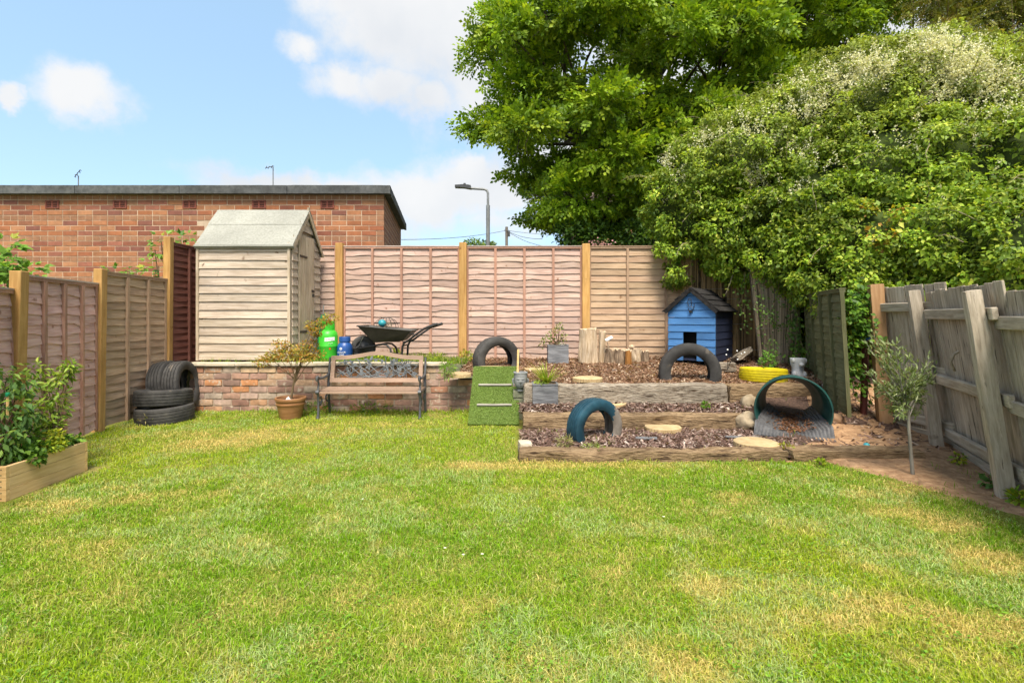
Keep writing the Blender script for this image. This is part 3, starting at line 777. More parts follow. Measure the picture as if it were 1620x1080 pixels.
# left boundary: four panels stepping up
lf = thing('left_fence', 'stepped lapped timber fence down the left side, pink, tan and dark red panels', 'fence', (-4.0, 4.15, 0))
nodes = [(-3.2, 1.0), (-3.34, 2.55), (-4.10, 4.15), (-4.4, 5.36), (-4.5, 6.58), (-4.52, 7.82)]
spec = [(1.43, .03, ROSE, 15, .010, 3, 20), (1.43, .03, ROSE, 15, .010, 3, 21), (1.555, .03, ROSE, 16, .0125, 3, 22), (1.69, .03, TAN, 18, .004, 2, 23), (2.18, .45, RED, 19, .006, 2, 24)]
for k, (top, z0, mats, n, amp, nb, sd) in enumerate(spec):
    a = Vector(nodes[k])-Vector((-4.0, 4.15)); c = Vector(nodes[k+1])-Vector((-4.0, 4.15))
    d = c-a
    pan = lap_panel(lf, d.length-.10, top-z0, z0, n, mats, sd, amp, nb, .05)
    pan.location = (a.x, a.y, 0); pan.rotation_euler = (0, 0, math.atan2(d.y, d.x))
for (x, y), zt, ln in ((nodes[2], 1.59, (R(1), R(-2.2))), (nodes[3], 1.72, (0, R(-.8))), (nodes[4], 2.25, (0, R(-.5)))):
    o = post(lf, x+4.0+.01, y-4.15, -.2, zt, .088, None, (0, 0)); o.rotation_euler = (ln[0], -ln[1], R(6))

# right boundary: leaning grey close-board fence
rf = thing('close_board_fence', 'leaning weathered grey close-board fence with rails and posts on the right', 'fence', (3.31, 3.366, 0))
O = Vector((3.31, 3.366))
rn = [Vector((3.81, 5.19)), Vector((3.83, 4.53)), Vector((3.31, 3.366)), Vector((2.80, 2.35)), Vector((2.72, 1.15))]
for i in range(4):
    a, c = rn[i]-O, rn[i+1]-O
    d = c-a; ln = d.length
    ang = math.atan2(d.y, d.x)
    top = (1.50, 1.43, 1.36, 1.36)[i]; z0 = (.02, -.03, -.04, -.04)[i]
    ext = .10 if i < 2 else 0
    lean = R((7, 8.5, 7, 6)[i])
    # panel frame of reference: x along the fence towards the camera, -y side faces the garden
    rails = []
    fr = MB()
    frame = obj('fence_bay', bevel_box('gravel_board', ln+ext, .022, .11, .003), MT['grey_rail'], rf, (a.x, a.y, z0), (0, 0, 0))
    mw = Matrix.Translation((a.x, a.y, z0)) @ Matrix.Rotation(ang, 4, 'Z') @ Matrix.Rotation(lean, 4, 'X') @ Matrix.Translation(((ln+ext)/2, .118, 0))
    frame.matrix_local = mw
    for zr in (.17, .62, 1.16):
        o = obj('rail', bevel_box('rail', ln+ext-.01, .038, .085, .006, .002, i), MT['grey_rail'], frame, (0, -.035, zr*(top-z0)/1.36-.02))
    nb = int((ln+ext)/.098)
    for k in range(nb):
        w = .108
        me = bevel_box('board', w, .013, top-z0-.09+random.uniform(-.012, .012), .003, .002, k % 7)
        obj('board', me, MT['grey_wood'], frame, (-(ln+ext)/2+(k+.5)*(ln+ext)/nb, .016+.006*(k % 2), .10), (random.uniform(-.006, .006), random.uniform(-.006, .006), R(4)))
for k, (v, zt, ln) in enumerate(((rn[1], 1.47, R(7)), (rn[2], 1.41, R(7.5)))):
    d = (rn[2]-rn[1]) if k == 0 else (rn[3]-rn[1])
    ang = math.atan2(d.y, d.x)
    o = obj('post', rough_box('post', .095, .095, zt+.1, .05, .004, .012, k+3), MT['grey_wood'], rf)
    o.matrix_local = Matrix.Translation((v.x-O.x, v.y-O.y, -.1)) @ Matrix.Rotation(ang, 4, 'Z') @ Matrix.Rotation(ln, 4, 'X')
    if k == 1:
        hk = MB(); hk.tube([(-.55, .0, .0), (-.55, -.03, -.02), (-.55, -.05, -.08), (-.56, -.03, -.13), (-.57, -.02, -.15)], .010, 6)
        h = obj('hook', hk, MT['reed_old'], rf, smooth=60)
        h.matrix_local = Matrix.Translation((v.x-O.x, v.y-O.y, .95)) @ Matrix.Rotation(ang, 4, 'Z')
        h.location.x -= .13
fp = obj('fence_post', rough_box('fence_post', .12, .12, 1.55, .06, .002, .008, 5), MT['post_orange'], None, (3.81, 5.16, 0), (R(1), R(-3.5), R(-20)))
tag(fp, 'orange-brown square post leaning where the grey fence starts', 'post')

# green lapped panels leaning along the right side
gp = thing('green_fence_panel', 'faded green lapped fence panel standing beside the teal tunnel', 'fence panel', (3.36, 5.0, .16))
d = Vector((3.36-3.86, 5.0-6.5)); ang = math.atan2(d.y, d.x)
pan = lap_panel(gp, d.length, 1.27, 0, 15, GREEN, 31, .003, 3)
pan.matrix_local = Matrix.Translation((.5, 1.5, .06)) @ Matrix.Rotation(ang, 4, 'Z') @ Matrix.Rotation(R(3), 4, 'X')
gp2 = thing('green_fence_panel', 'narrow green lapped panel half hidden by ivy next to the rotten reed screen', 'fence panel', (3.82, 6.62, .4))
d = Vector((3.80-3.92, 6.62-7.4)); ang = math.atan2(d.y, d.x)
pan = lap_panel(gp2, d.length, 1.35, 0, 16, GREEN, 33, .004, 1)
pan.matrix_local = Matrix.Translation((.10, .78, 0)) @ Matrix.Rotation(ang, 4, 'Z') @ Matrix.Rotation(R(2), 4, 'X')
for k, (px, y, zt, ln, lab) in enumerate(((1281, 6.55, 1.62, .02, 'thin dark green stake between the two green panels'),
                                          (1266, 6.9, 1.7, -.01, 'thin dark green stake left of the narrow green panel'))):
    o = obj('fence_stake', rough_box('fence_stake', .045, .045, zt-.3, .05, .002, .006, k), MT['fence_green_frame'], None, (px2x(px, y)-.03, y, .3), (0, ln, .3))
    tag(o, lab, 'stake')
# reed screens
def reed_screen(label, a, c, z0, z1, mat, splay=0.0, n=90, lean=0.0):
    d = Vector(c)-Vector(a)
    t = thing('reed_screen', label, 'screen', (a[0], a[1], z0), math.atan2(d.y, d.x))
    m = MB(); rr = random.Random(n+int(z1*50))
    ln = d.length
    for k in range(n):
        u = (k+rr.uniform(-.3, .3))/n
        top = (z1-z0)+rr.uniform(-.05, .03)
        xb = ln*(.5+(u-.5)*(1-splay))+rr.uniform(-.004, .004)
        x1 = ln*u
        r = rr.uniform(.004, .0085)
        yy = rr.uniform(-.006, .006)
        m.tube([(xb, yy, rr.uniform(0, .02)), ((xb+x1)/2+rr.uniform(-.006, .006), yy+lean*.5+rr.uniform(-.012, .008), top*.5), (x1, yy+lean, top)], r, 4, cap=False)
    me = m.mesh('canes', 80)
    tone = rng.choice([.35, .6, .85, 1.0, 1.25, 1.5], n)*rng.uniform(.85, 1.15, n)
    base = np.array((.30, .235, .165) if mat is MT['reed_old'] else (.30, .195, .095))
    at = me.color_attributes.new('tint', 'FLOAT_COLOR', 'POINT')
    c = np.ones((len(me.vertices), 4), dtype=np.float32); c[:, :3] = np.repeat(tone, 12)[:, None]*base
    at.data.foreach_set('color', c.ravel())
    obj('canes', me, MT['cane'], t, kind='stuff')
    w = MB()
    for q in (.12, .38, .64, .9):
        f = 1-splay*(1-q)
        w.tube([(ln*(.5-.5*f), -.012+lean*q, (z1-z0)*q), (ln*.5, -.016+lean*q, (z1-z0)*q+.003), (ln*(.5+.5*f), -.012+lean*q, (z1-z0)*q)], .0022, 4)
    obj('binding_wire', w, MT['steel'], t)
    bk = MB(); f = 1-splay
    bk.prism([(ln*(.5-.46*f), .05), (ln*(.5+.46*f), .05), (ln*.97, (z1-z0)-.06), (ln*.03, (z1-z0)-.06)], .020, .028)
    obj('backing', bk, MT['fence_green_frame'], t, rot=(-math.atan2(lean, z1-z0), 0, 0))
    return t
reed_screen('golden reed screen panel on the back fence left of the dark gap', (2.58, 7.72), (2.86, 7.70), .55, 2.22, MT['reed'], .02, 46)
reed_screen('golden reed screen panel on the back fence right of the dark gap', (2.89, 7.72), (3.20, 7.64), .55, 2.24, MT['reed'], .03, 50, .02)
reed_screen('dull brown reed screen in shade behind the blue hutch', (3.24, 7.62), (3.72, 7.3), .55, 2.0, MT['reed'], .0, 84)
reed_screen('rotten grey reed screen with ivy, splayed wide at the top', (3.26, 6.95), (3.86, 6.72), .52, 1.92, MT['reed_old'], .42, 96, .05)
# ------------------------------------------------------------------ flat-roofed brick garage behind the fence
GY = 8.32
def garage():
    g = thing('garage', 'long flat-roofed red brick garage block behind the left fence', 'garage', (-2.106, GY, 0))
    W = 7.6; zt = 3.215; BW, BH = .246, .0845
    fx, fy = -.459, 3.36            # far end of the side wall
    m = MB()
    m.add([(-W, .005, -.06), (-.004, .005, -.06), (fx-.004, fy, -.06), (-W, fy, -.06), (-W, .005, zt), (-.004, .005, zt), (fx-.004, fy, zt), (-W, fy, zt)],
          [(0, 1, 5, 4), (2, 3, 7, 6), (3, 0, 4, 7), (4, 5, 6, 7)])
    obj('wall_core', m, MT['mortar'], g)
    s = MB(); s.add([(0, .012, -.06), (fx, fy, -.06), (fx, fy, zt), (0, .012, zt)], [(0, 1, 2, 3)])
    s.add([(-.03, .012, -.06), (fx-.03, fy, -.06), (fx-.03, fy, zt), (-.03, .012, zt)], [(0, 1, 2, 3)])
    obj('side_wall', s, MT['brick_far'], g)
    vents = [(px-810)/FOC*GY+2.106 for px in (83, 190, 300, 410, 518)]
    strs = [bevel_box('brick', BW-.011, .05, BH-.011, .003, .0015, k) for k in range(4)]
    hdr = MB(); rr = random.Random(3)
    hx = 0
    for r in range(19):
        z = zt-(r+1)*BH
        header = r in (0, 4, 8, 12, 16)
        bw = BW/2 if header else BW
        off = (0 if header else (.5*BW if r % 2 else 0))
        x = -off
        if off:            # a half brick closes the corner
            hdr.box(-BW/2+.0055, -.0, .0, .05, z+.0055, z+BH-.0055)
        while x-bw > -6.6:
            c = x-bw/2
            p = (c-2.106)/GY*FOC+810; q = 500-(z+BH/2-EYE)/GY*FOC
            hid = (322 < p < 452 and q > 352) or (p > 500 and q > 404) or (p < 150 and q > 452) or q > 462
            vent = any(abs(c-v) < (BW/2+.115 if not header else .16) and 1 <= r <= 1 for v in vents)
            if not hid and not vent:
                if header:
                    hdr.box(c-bw/2+.0055, c+bw/2-.0055, rr.uniform(-.002, .002), .05, z+.0055, z+BH-.0055)
                else:
                    obj('brick', strs[rr.randrange(4)], MT['brick'], g, (c, .025+rr.uniform(-.002, .002), z+.0055))
            elif vent and not header:
                # cut bricks either side of the vent
                for v in vents:
                    if abs(c-v) < BW/2+.115:
                        for xa, xb in ((c-BW/2+.0055, min(c+BW/2-.0055, v-.118)), (max(c-BW/2+.0055, v+.118), c+BW/2-.0055)):
                            if xb-xa > .02: hdr.box(xa, xb, .0, .05, z+.0055, z+BH-.0055)
            x -= bw
    obj('header_bricks', hdr, MT['brick_header'], g, kind='stuff')
    for v in vents:
        b = MB(); z = zt-2*BH-.055
        b.box(v-.112, v+.112, -.012, .05, z, z+.022); b.box(v-.112, v+.112, -.012, .05, z+.112, z+.134)
        b.box(v-.112, v-.09, -.012, .05, z+.022, z+.112); b.box(v+.09, v+.112, -.012, .05, z+.022, z+.112); b.box(v-.011, v+.011, -.012, .05, z+.022, z+.112)
        for k in range(3): b.box(v-.09, v+.09, -.008, .04, z+.038+k*.026, z+.049+k*.026)
        a = obj('air_brick', b, MT['airbrick'], g)
        d = MB(); d.box(v-.089, v+.089, -.002, .003, z+.023, z+.111); obj('vent_shade_plate', d, MT['dark'], a)  # dark plate paints the shade behind the grille
    # roof edge: felted fascia in lengths, then the roof deck
    cuts = [-W, -5.0, -3.3, -1.55, .10]
    for a, b_ in zip(cuts[:-1], cuts[1:]):
        f = rough_box('fascia', b_-a-.003, .05, .138, .12, .0025, .008, int(a*10) % 13)
        obj('fascia', f, MT['fascia'], g, ((a+b_)/2, -.085, zt-.005))
    L = math.hypot(fx, fy+.1); ang = math.atan2(fy+.1, fx)
    f = rough_box('fascia', L+.06, .05, .138, .12, .0025, .008, 4)
    obj('fascia', f, MT['fascia'], g, (.10+fx/2, fy/2-.03, zt-.006), (0, 0, ang))
    r = MB(); r.add([(-W, -.05, zt+.002), (.08, -.05, zt+.002), (fx+.08, fy, zt+.002), (-W, fy, zt+.002), (-W, -.05, zt+.10), (.08, -.05, zt+.10), (fx+.08, fy, zt+.10), (-W, fy, zt+.10)],
                     [(0, 1, 2, 3), (4, 5, 6, 7), (0, 1, 5, 4), (1, 2, 6, 5), (2, 3, 7, 6), (3, 0, 4, 7)])
    obj('roof_deck', r, MT['fascia'], g)
garage()

# ------------------------------------------------------------------ brick retaining wall
def retaining_wall():
    w = thing('retaining_wall', 'low retaining wall of mottled reclaimed bricks behind the bench', 'wall', (-4.17, WALL_Y, 0))
    BW, BH = .2325, .0845
    x_end, x_step = 3.60, 3.30         # local: full height to x_step, two courses lower to x_end
    vs = [rough_box('brick', BW-.012, .09, BH-.010, .04, .0035, .009, k, 14) for k in range(7)]
    half = [rough_box('brick', BW/2-.012, .09, BH-.010, .04, .0035, .009, k+9, 14) for k in range(3)]
    rr = random.Random(21)
    for r in range(7):
        z = -.012+r*BH
        end = x_end+.30 if r < 5 else x_step
        x = -.02 if r % 2 == 0 else -.02+BW/2
        if r % 2: obj('brick', half[r % 3], MT['oldbrick'], w, (-.02+BW/4, .045, z))
        while x+BW*.9 < end:
            obj('brick', vs[rr.randrange(7)], MT['oldbrick'], w, (x+BW/2, .045+rr.uniform(-.006, .006), z+rr.uniform(-.002, .002)), (0, rr.uniform(-.012, .012), rr.choice((0, math.pi))+rr.uniform(-.012, .012)))
            x += BW
        if end-x > .05: obj('brick', half[(r+1) % 3], MT['oldbrick'], w, (end-BW/4, .045, z))
    c = MB(); c.box(-.012, x_step-.01, .012, .16, -.05, 7*BH-.018); c.box(x_step-.01, x_end+.29, .0125, .158, -.05, 5*BH-.018)
    obj('mortar', c, MT['oldmortar'], w)
    # end return of the wall beside the tyres
    for r in range(7):
        obj('brick', half[r % 3], MT['oldbrick'], w, (.03, .15, -.012+r*BH), (0, 0, R(90)))
    cuts = [-.05, .62, 1.18, 2.02, 2.62, 3.32]
    for k, (a, b_) in enumerate(zip(cuts[:-1], cuts[1:])):
        obj('coping_slab', rough_box('coping_slab', b_-a-.006, .24, .034, .08, .003, .006, k), MT['coping'], w, ((a+b_)/2, .09+rr.uniform(-.008, .004), 7*BH-.008+rr.uniform(-.002, .002)), (0, rr.uniform(-.006, .006), rr.uniform(-.01, .01)))
retaining_wall()

# ------------------------------------------------------------------ shed
def shed():
    x0, x1 = -4.19, -2.955; y0, y1 = 6.76, 7.74; zb = .638; ze = 2.19; za = 2.70
    s = thing('garden_shed', 'small weathered overlap timber shed with grey felt roof on the terrace', 'shed', (x0, y0, zb))
    W, D, He, Ha = x1-x0, y1-y0, ze-zb, za-zb
    core = MB()
    core.prism([(0, 0), (D, 0), (D, He), (D/2, Ha-.03), (0, He)], .02, W-.02)
    core.v = [(y, .01+x*.98, z) for x, y, z in core.v]      # the gable profile lies in y-z
    obj('inner_wall', core, MT['shed_v'], s)
    n = 14; pitch = He/n
    rr = random.Random(8)
    for k in range(n):
        b = MB()
        z = k*pitch; t = z+pitch*1.18
        warp = [rr.uniform(-.003, .003) for _ in range(5)]
        vs = []
        for q in range(5):
            x = -.006+(W+.012-.03)*q/4
            vs += [(x, -.008, t), (x, -.026, z+warp[q]), (x, -.010, z+warp[q])]
        b.add(vs, [f for q in range(4) for f in ((q*3, q*3+1, q*3+4, q*3+3), (q*3+1, q*3+2, q*3+5, q*3+4))] + [(0, 2, 1), (12, 13, 14)])
        obj('board', b, MT['shed'], s)
    for x in (-.004, W-.022):
        m = MB(); m.box(x-.012, x+.022, -.034, .0, -.01, He+.01); obj('corner_trim', m, MT['shed_v'], s)
    # gable end with the door
    dy0, dy1 = .20, .72; dh = 1.72
    def gable_board(k):
        z = k*pitch; zt = z+pitch*1.15
        def half(zz): return D/2*(1-max(0, (zz-He))/(Ha-He))
        if z > Ha-.05: return
        h = half(z+pitch*.5)
        a, c = D/2-h, D/2+h
        spans = [(a, dy0-.03), (dy1+.03, c)] if z < dh-.02 else [(a, c)]
        for u, v in spans:
            if v-u < .03: continue
            b = MB()
            b.add([(W+.008, u, zt), (W+.008, v, zt), (W+.026, v, z), (W+.026, u, z), (W+.010, v, z), (W+.010, u, z)], [(0, 1, 2, 3), (3, 2, 4, 5), (0, 3, 5), (1, 4, 2)])
            obj('gable_board', b, MT['shed'], s)
    for k in range(int(Ha/pitch)): gable_board(k)
    door = MB(); door.box(W+.006, W+.016, dy0, dy1, .03, dh); door = obj('door', door, MT['shed_v'], s)
    for k in range(5):
        u = dy0+(dy1-dy0)*k/5
        b = MB(); b.box(W+.017, W+.029, u+.003, u+(dy1-dy0)/5-.003, .03+rr.uniform(0, .01), dh-rr.uniform(0, .01)); obj('door_board', b, MT['shed_v'], door)
    b = MB(); b.box(W+.030, W+.042, dy1-.10, dy1-.02, .93, .965); b.box(W+.030, W+.05, dy1-.075, dy1-.04, .86, .905); obj('latch', b, MT['blackpaint'], door)
    for zz in (.35, 1.4):
        b = MB(); b.box(W+.030, W+.035, dy0+.01, dy0+.26, zz, zz+.03); obj('hinge', b, MT['blackpaint'], door)
    # roof: two felted slopes, each in two courses, and bargeboards
    ov = .045
    sl = math.atan2(Ha-He, D/2)
    for side in (-1, 1):
        Ls = math.hypot(D/2, Ha-He)+.07
        r = MB(); r.box(-.02, W+.05, -Ls, 0, 0, .018)
        o = obj('roof_slope', r, MT['felt'], s)
        M4 = Matrix.Translation((0, D/2, Ha+.012)) @ (Matrix.Rotation(sl, 4, 'X') if side < 0 else Matrix.Translation((W+.03, 0, 0)) @ Matrix.Rotation(math.pi, 4, 'Z') @ Matrix.Rotation(sl, 4, 'X'))
        o.matrix_local = M4
        f = rough_box('felt_strip', W+.085, Ls*.45, .006, .1, .002, .003, side+3)
        obj('felt_strip', f, MT['felt'], o, (W/2+.015, -Ls*.20, .0185))
        f2 = rough_box('felt_edge', W+.088, .03, .045, .1, .002, .004, side+5)
        obj('felt_edge', f2, MT['felt'], o, (W/2+.015, -Ls-.005, -.03))
        b = MB(); b.box(W+.030, W+.052, -Ls, .0, -.055, -.001); obj('bargeboard', b, MT['shed_v'], o)
        b = MB(); b.box(-.03, -.016, -Ls, .0, -.055, -.001); obj('bargeboard', b, MT['shed_v'], o)
    fin = MB(); fin.box(W+.03, W+.05, D/2-.02, D/2+.02, Ha-.05, Ha+.07); obj('finial', fin, MT['shed_v'], s)
    for x in (.06, .36, .82, 1.15):
        b = MB(); b.box(x, x+.05, .0, D, -.055, -.004); obj('bearer', b, MT['shed_v'], s)
    fl = MB(); fl.box(0, W, .0, D, -.004, .012); obj('floor', fl, MT['shed'], s)
shed()

# ------------------------------------------------------------------ timber sleepers edging the beds
def sleeper(label, pa, pb, depth, z0, h, mat, seed, rz=0.0):
    """front face runs from pa to pb (x, y)"""
    a, c = Vector(pa), Vector(pb); d = c-a
    o = obj('timber_sleeper', rough_box('timber_sleeper', d.length, depth, h, .03, .020, .018, seed, 8, (.35, 1, 1)), mat)
    n = Vector((-d.y, d.x)).normalized()
    ctr = (a+c)/2+n*depth/2
    o.location = (ctr.x, ctr.y, z0); o.rotation_euler = (R(1), 0, math.atan2(d.y, d.x))
    return tag(o, label, 'sleeper', 'timber sleepers edging the bark beds')
sleeper('longest brown sleeper along the lawn below the lower bark bed', (.055, 4.225), (2.33, 4.245), .15, -.03, .118, MT['sleeper'], 1)
sleeper('brown sleeper along the lawn in front of the sandy soil at right', (2.345, 4.235), (3.45, 4.215), .17, -.03, .135, MT['sleeper'], 2)
sleeper('pale tan sleeper stepping up to the middle bark bed behind the teal tyre', (.12, 5.18), (2.50, 5.20), .22, .0, .196, MT['sleeper'], 3)
sleeper('long silver-grey sleeper fronting the upper bark bed behind the slate planter', (.13, 5.70), (2.44, 5.70), .18, .16, .285, MT['sleeper_grey'], 4)
sleeper('short brown sleeper fronting the upper bed behind the teal tunnel', (2.46, 5.70), (3.42, 5.715), .18, .18, .262, MT['sleeper'], 5)
e = obj('stone_block', rough_box('stone_block', .11, .15, .10, .04, .006, .012, 8), MT['coping'], None, (.115, 4.52, .0), (0, 0, .15)); tag(e, 'small pale stone block at the left end of the lower bed', 'stone')

# artificial grass ramp
def ramp_board():
    t = thing('turf_ramp', 'green artificial turf ramp with two battens leaning on the wall end', 'ramp', (-.205, 5.62, 0))
    L = 1.0; rise = .545; run = math.sqrt(L*L-rise*rise); ang = math.atan2(rise, run)
    Mx = Matrix.Rotation(ang, 4, 'X')
    wb, wt = .285, .283
    b = MB(); b.add([(-wb, 0, 0), (wb, 0, 0), (wt, L, 0), (-wt, L, 0), (-wb, 0, .03), (wb, 0, .03), (wt, L, .03), (-wt, L, .03)], [(0, 3, 2, 1), (4, 5, 6, 7), (0, 1, 5, 4), (1, 2, 6, 5), (2, 3, 7, 6), (3, 0, 4, 7)])
    # the turf folds over the top edge and lies flat behind it
    b.add([(-wt, L, 0), (wt, L, 0), (wt, L+.10, -.075), (-wt, L+.10, -.075), (-wt, L, .03), (wt, L, .03), (wt, L+.12, -.05), (-wt, L+.12, -.05)], [(0, 3, 2, 1), (4, 5, 6, 7), (1, 2, 6, 5), (2, 3, 7, 6), (3, 0, 4, 7)])
    o = obj('board', b, MT['turfbase'], t); o.matrix_local = Mx
    n = 30000
    x = rng.uniform(-.285, .285, n); y = rng.uniform(0, L+.01, n)
    V, F, C = blades(np.stack([x, y, np.full(n, .029)], 1), rng.uniform(.008, .014, n), np.full(n, .0042), mixcol(n, [(.25, .35, .075), (.29, .39, .095), (.20, .29, .06), (.37, .42, .17)], [.4, .3, .2, .1], .08)*(.85+.3*fbm(x*5, y*5, 3))[:, None], .5)
    o = obj('turf_pile', np_mesh('turf_pile', V, F, C), MT['turf'], t, kind='stuff'); o.matrix_local = Mx
    for q in (.29, .64):
        m = rough_box('batten', .405, .028, .022, .03, .002, .006, int(q*10))
        o = obj('batten', m, MT['slatewood'], t); o.matrix_local = Mx @ Matrix.Translation((0, q*L, .034))
    for sx in (-1, 1):
        b = MB(); b.box(sx*.25-.02, sx*.25+.02, .0, L, -.05, -.001); o = obj('bearer', b, MT['slatewood'], t); o.matrix_local = Mx
ramp_board()

# brick pier with the face planter
def pier():
    t = thing('brick_pier', 'small stack of mossy grey bricks beside the turf ramp', 'brick pier', (.10, 6.02, 0))
    mats = M('mossy_brick', (.11, .125, .075), (.27, .27, .19), 12, rough=.95, bump=.7, rnd=.15)
    c = MB(); c.box(-.09, .035, .11, .5, -.02, .40); obj('core', c, MT['oldmortar'], t)
    for k in range(4):
        obj('brick', rough_box('brick', .17, .19, .083, .04, .004, .009, k+31, 12), mats, t, (random.uniform(-.008, .008), 0, k*.088), (0, 0, random.uniform(-.05, .05)))
pier()
# ------------------------------------------------------------------ tyres
def tyre_mesh(Ro=.33, Ri=.205, w=.20, seed=0):
    h = w/2
    rib = []
    pos = [-.88, -.60, -.52, -.22, -.14, .14, .22, .52, .60, .88]
    prof = [(Ri, -h*.72), (Ri+.012, -h*.86), (Ri+.03, -h*.93), (Ri+.033, -h*.98), (Ri+.04, -h*.98), (Ri+.043, -h*.96), (Ri+.06, -h*1.0), (Ro-.055, -h*1.0), (Ro-.053, -h*1.05), (Ro-.044, -h*1.05), (Ro-.022, -h*.97)]
    for i, p in enumerate(pos):
        prof.append((Ro-.010*p*p, p*h))
        if i in (1, 3, 5, 7): prof += [(Ro-.010*p*p-.014, p*h+.002), (Ro-.010*pos[i+1]**2-.014, pos[i+1]*h-.002)]
    prof += [(Ro-.022, h*.97), (Ro-.05, h*1.02), (Ri+.05, h*1.0), (Ri+.012, h*.86), (Ri, h*.72)]
    prof += [(Ri+.02, h*.70), (Ro-.05, h*.84), (Ro-.024, h*.4), (Ro-.022, 0), (Ro-.024, -h*.4), (Ro-.05, -h*.84), (Ri+.02, -h*.70)]
    n = 108
    mb = MB(); mb.lathe(prof, n, closed=True)
    # shoulder sipes
    k = len(prof)
    out = []
    for i in range(k):
        r, z = prof[i]
        tread = r > Ro-.013
        for j in range(n):
            x, y, zz = mb.v[i*n+j]
            if tread and (j+(2 if abs(z) < .4*h else 0)) % 4 == 0:
                f = (r-.0035)/r; x *= f; y *= f
            out.append((x, y, zz))
    mb.v = out
    return mb.mesh('tyre', 35)
TY = tyre_mesh()
def tyre(label, loc, rot, scale=1.0, mat='tyre', name='tyre', group='old car tyres', me=None):
    me = TY if mat == 'tyre' else TY.copy()
    me.materials.clear(); me.materials.append(MT[mat])
    o = obj(name, me, None, None, loc, rot)
    o.scale = (scale,)*3
    return tag(o, label, 'tyre', group)
UP = R(90)
# pair leaning upright in the gap by the wall, and two lying flat in front
a = G(262, 668); 
tyre('black tyre lying flat on the grass, lower of the stack of two', (-4.05, 5.90, .092), (R(2), R(-2), 0), .90)
tyre('black tyre lying flat on top of another by the left fence', (-4.09, 5.94, .272), (R(-3), R(3), 1.0), .90)
tyre('black tyre upright behind the flat stack, right one touching the brick wall', (-4.09, 6.26, .37), (R(84), 0, R(97)), .90)
tyre('black tyre upright behind the flat stack, left one against the fence', (-4.29, 6.30, .36), (R(80), 0, R(95)), .92)
tyre('black half-buried tyre arch standing by the back fence post', (-.215, 7.05, .60), (R(90), 0, R(28)), 1.02)
tyre('black half-buried tyre arch in front of the blue hutch', (2.16, 6.16, .53), (R(90), 0, R(-10)), 1.10)
tb = tyre('teal-painted half-buried tyre arch on the lower bark bed', (.79, 4.83, .155), (R(90), 0, R(30)), .86, 'tyre_blue')
tb.data.materials.append(MT['tyre_worn'])
for p in tb.data.polygons:
    c = p.center
    if c.x > .20 and c.y > -.10 and math.hypot(c.x, c.y) > .2: p.material_index = 1
yt = tyre('yellow-painted tyre planter lying flat on the upper bark bed', (3.05, 6.14, .51), (R(-3), R(2), 0), .82, 'tyre_yellow')
sl = obj('planter_soil', blob('planter_soil', .22, .22, .03, 2, .2, 3, 4), MT['soil'], None, (3.05, 6.14, .455)); sl['kind'] = 'structure'

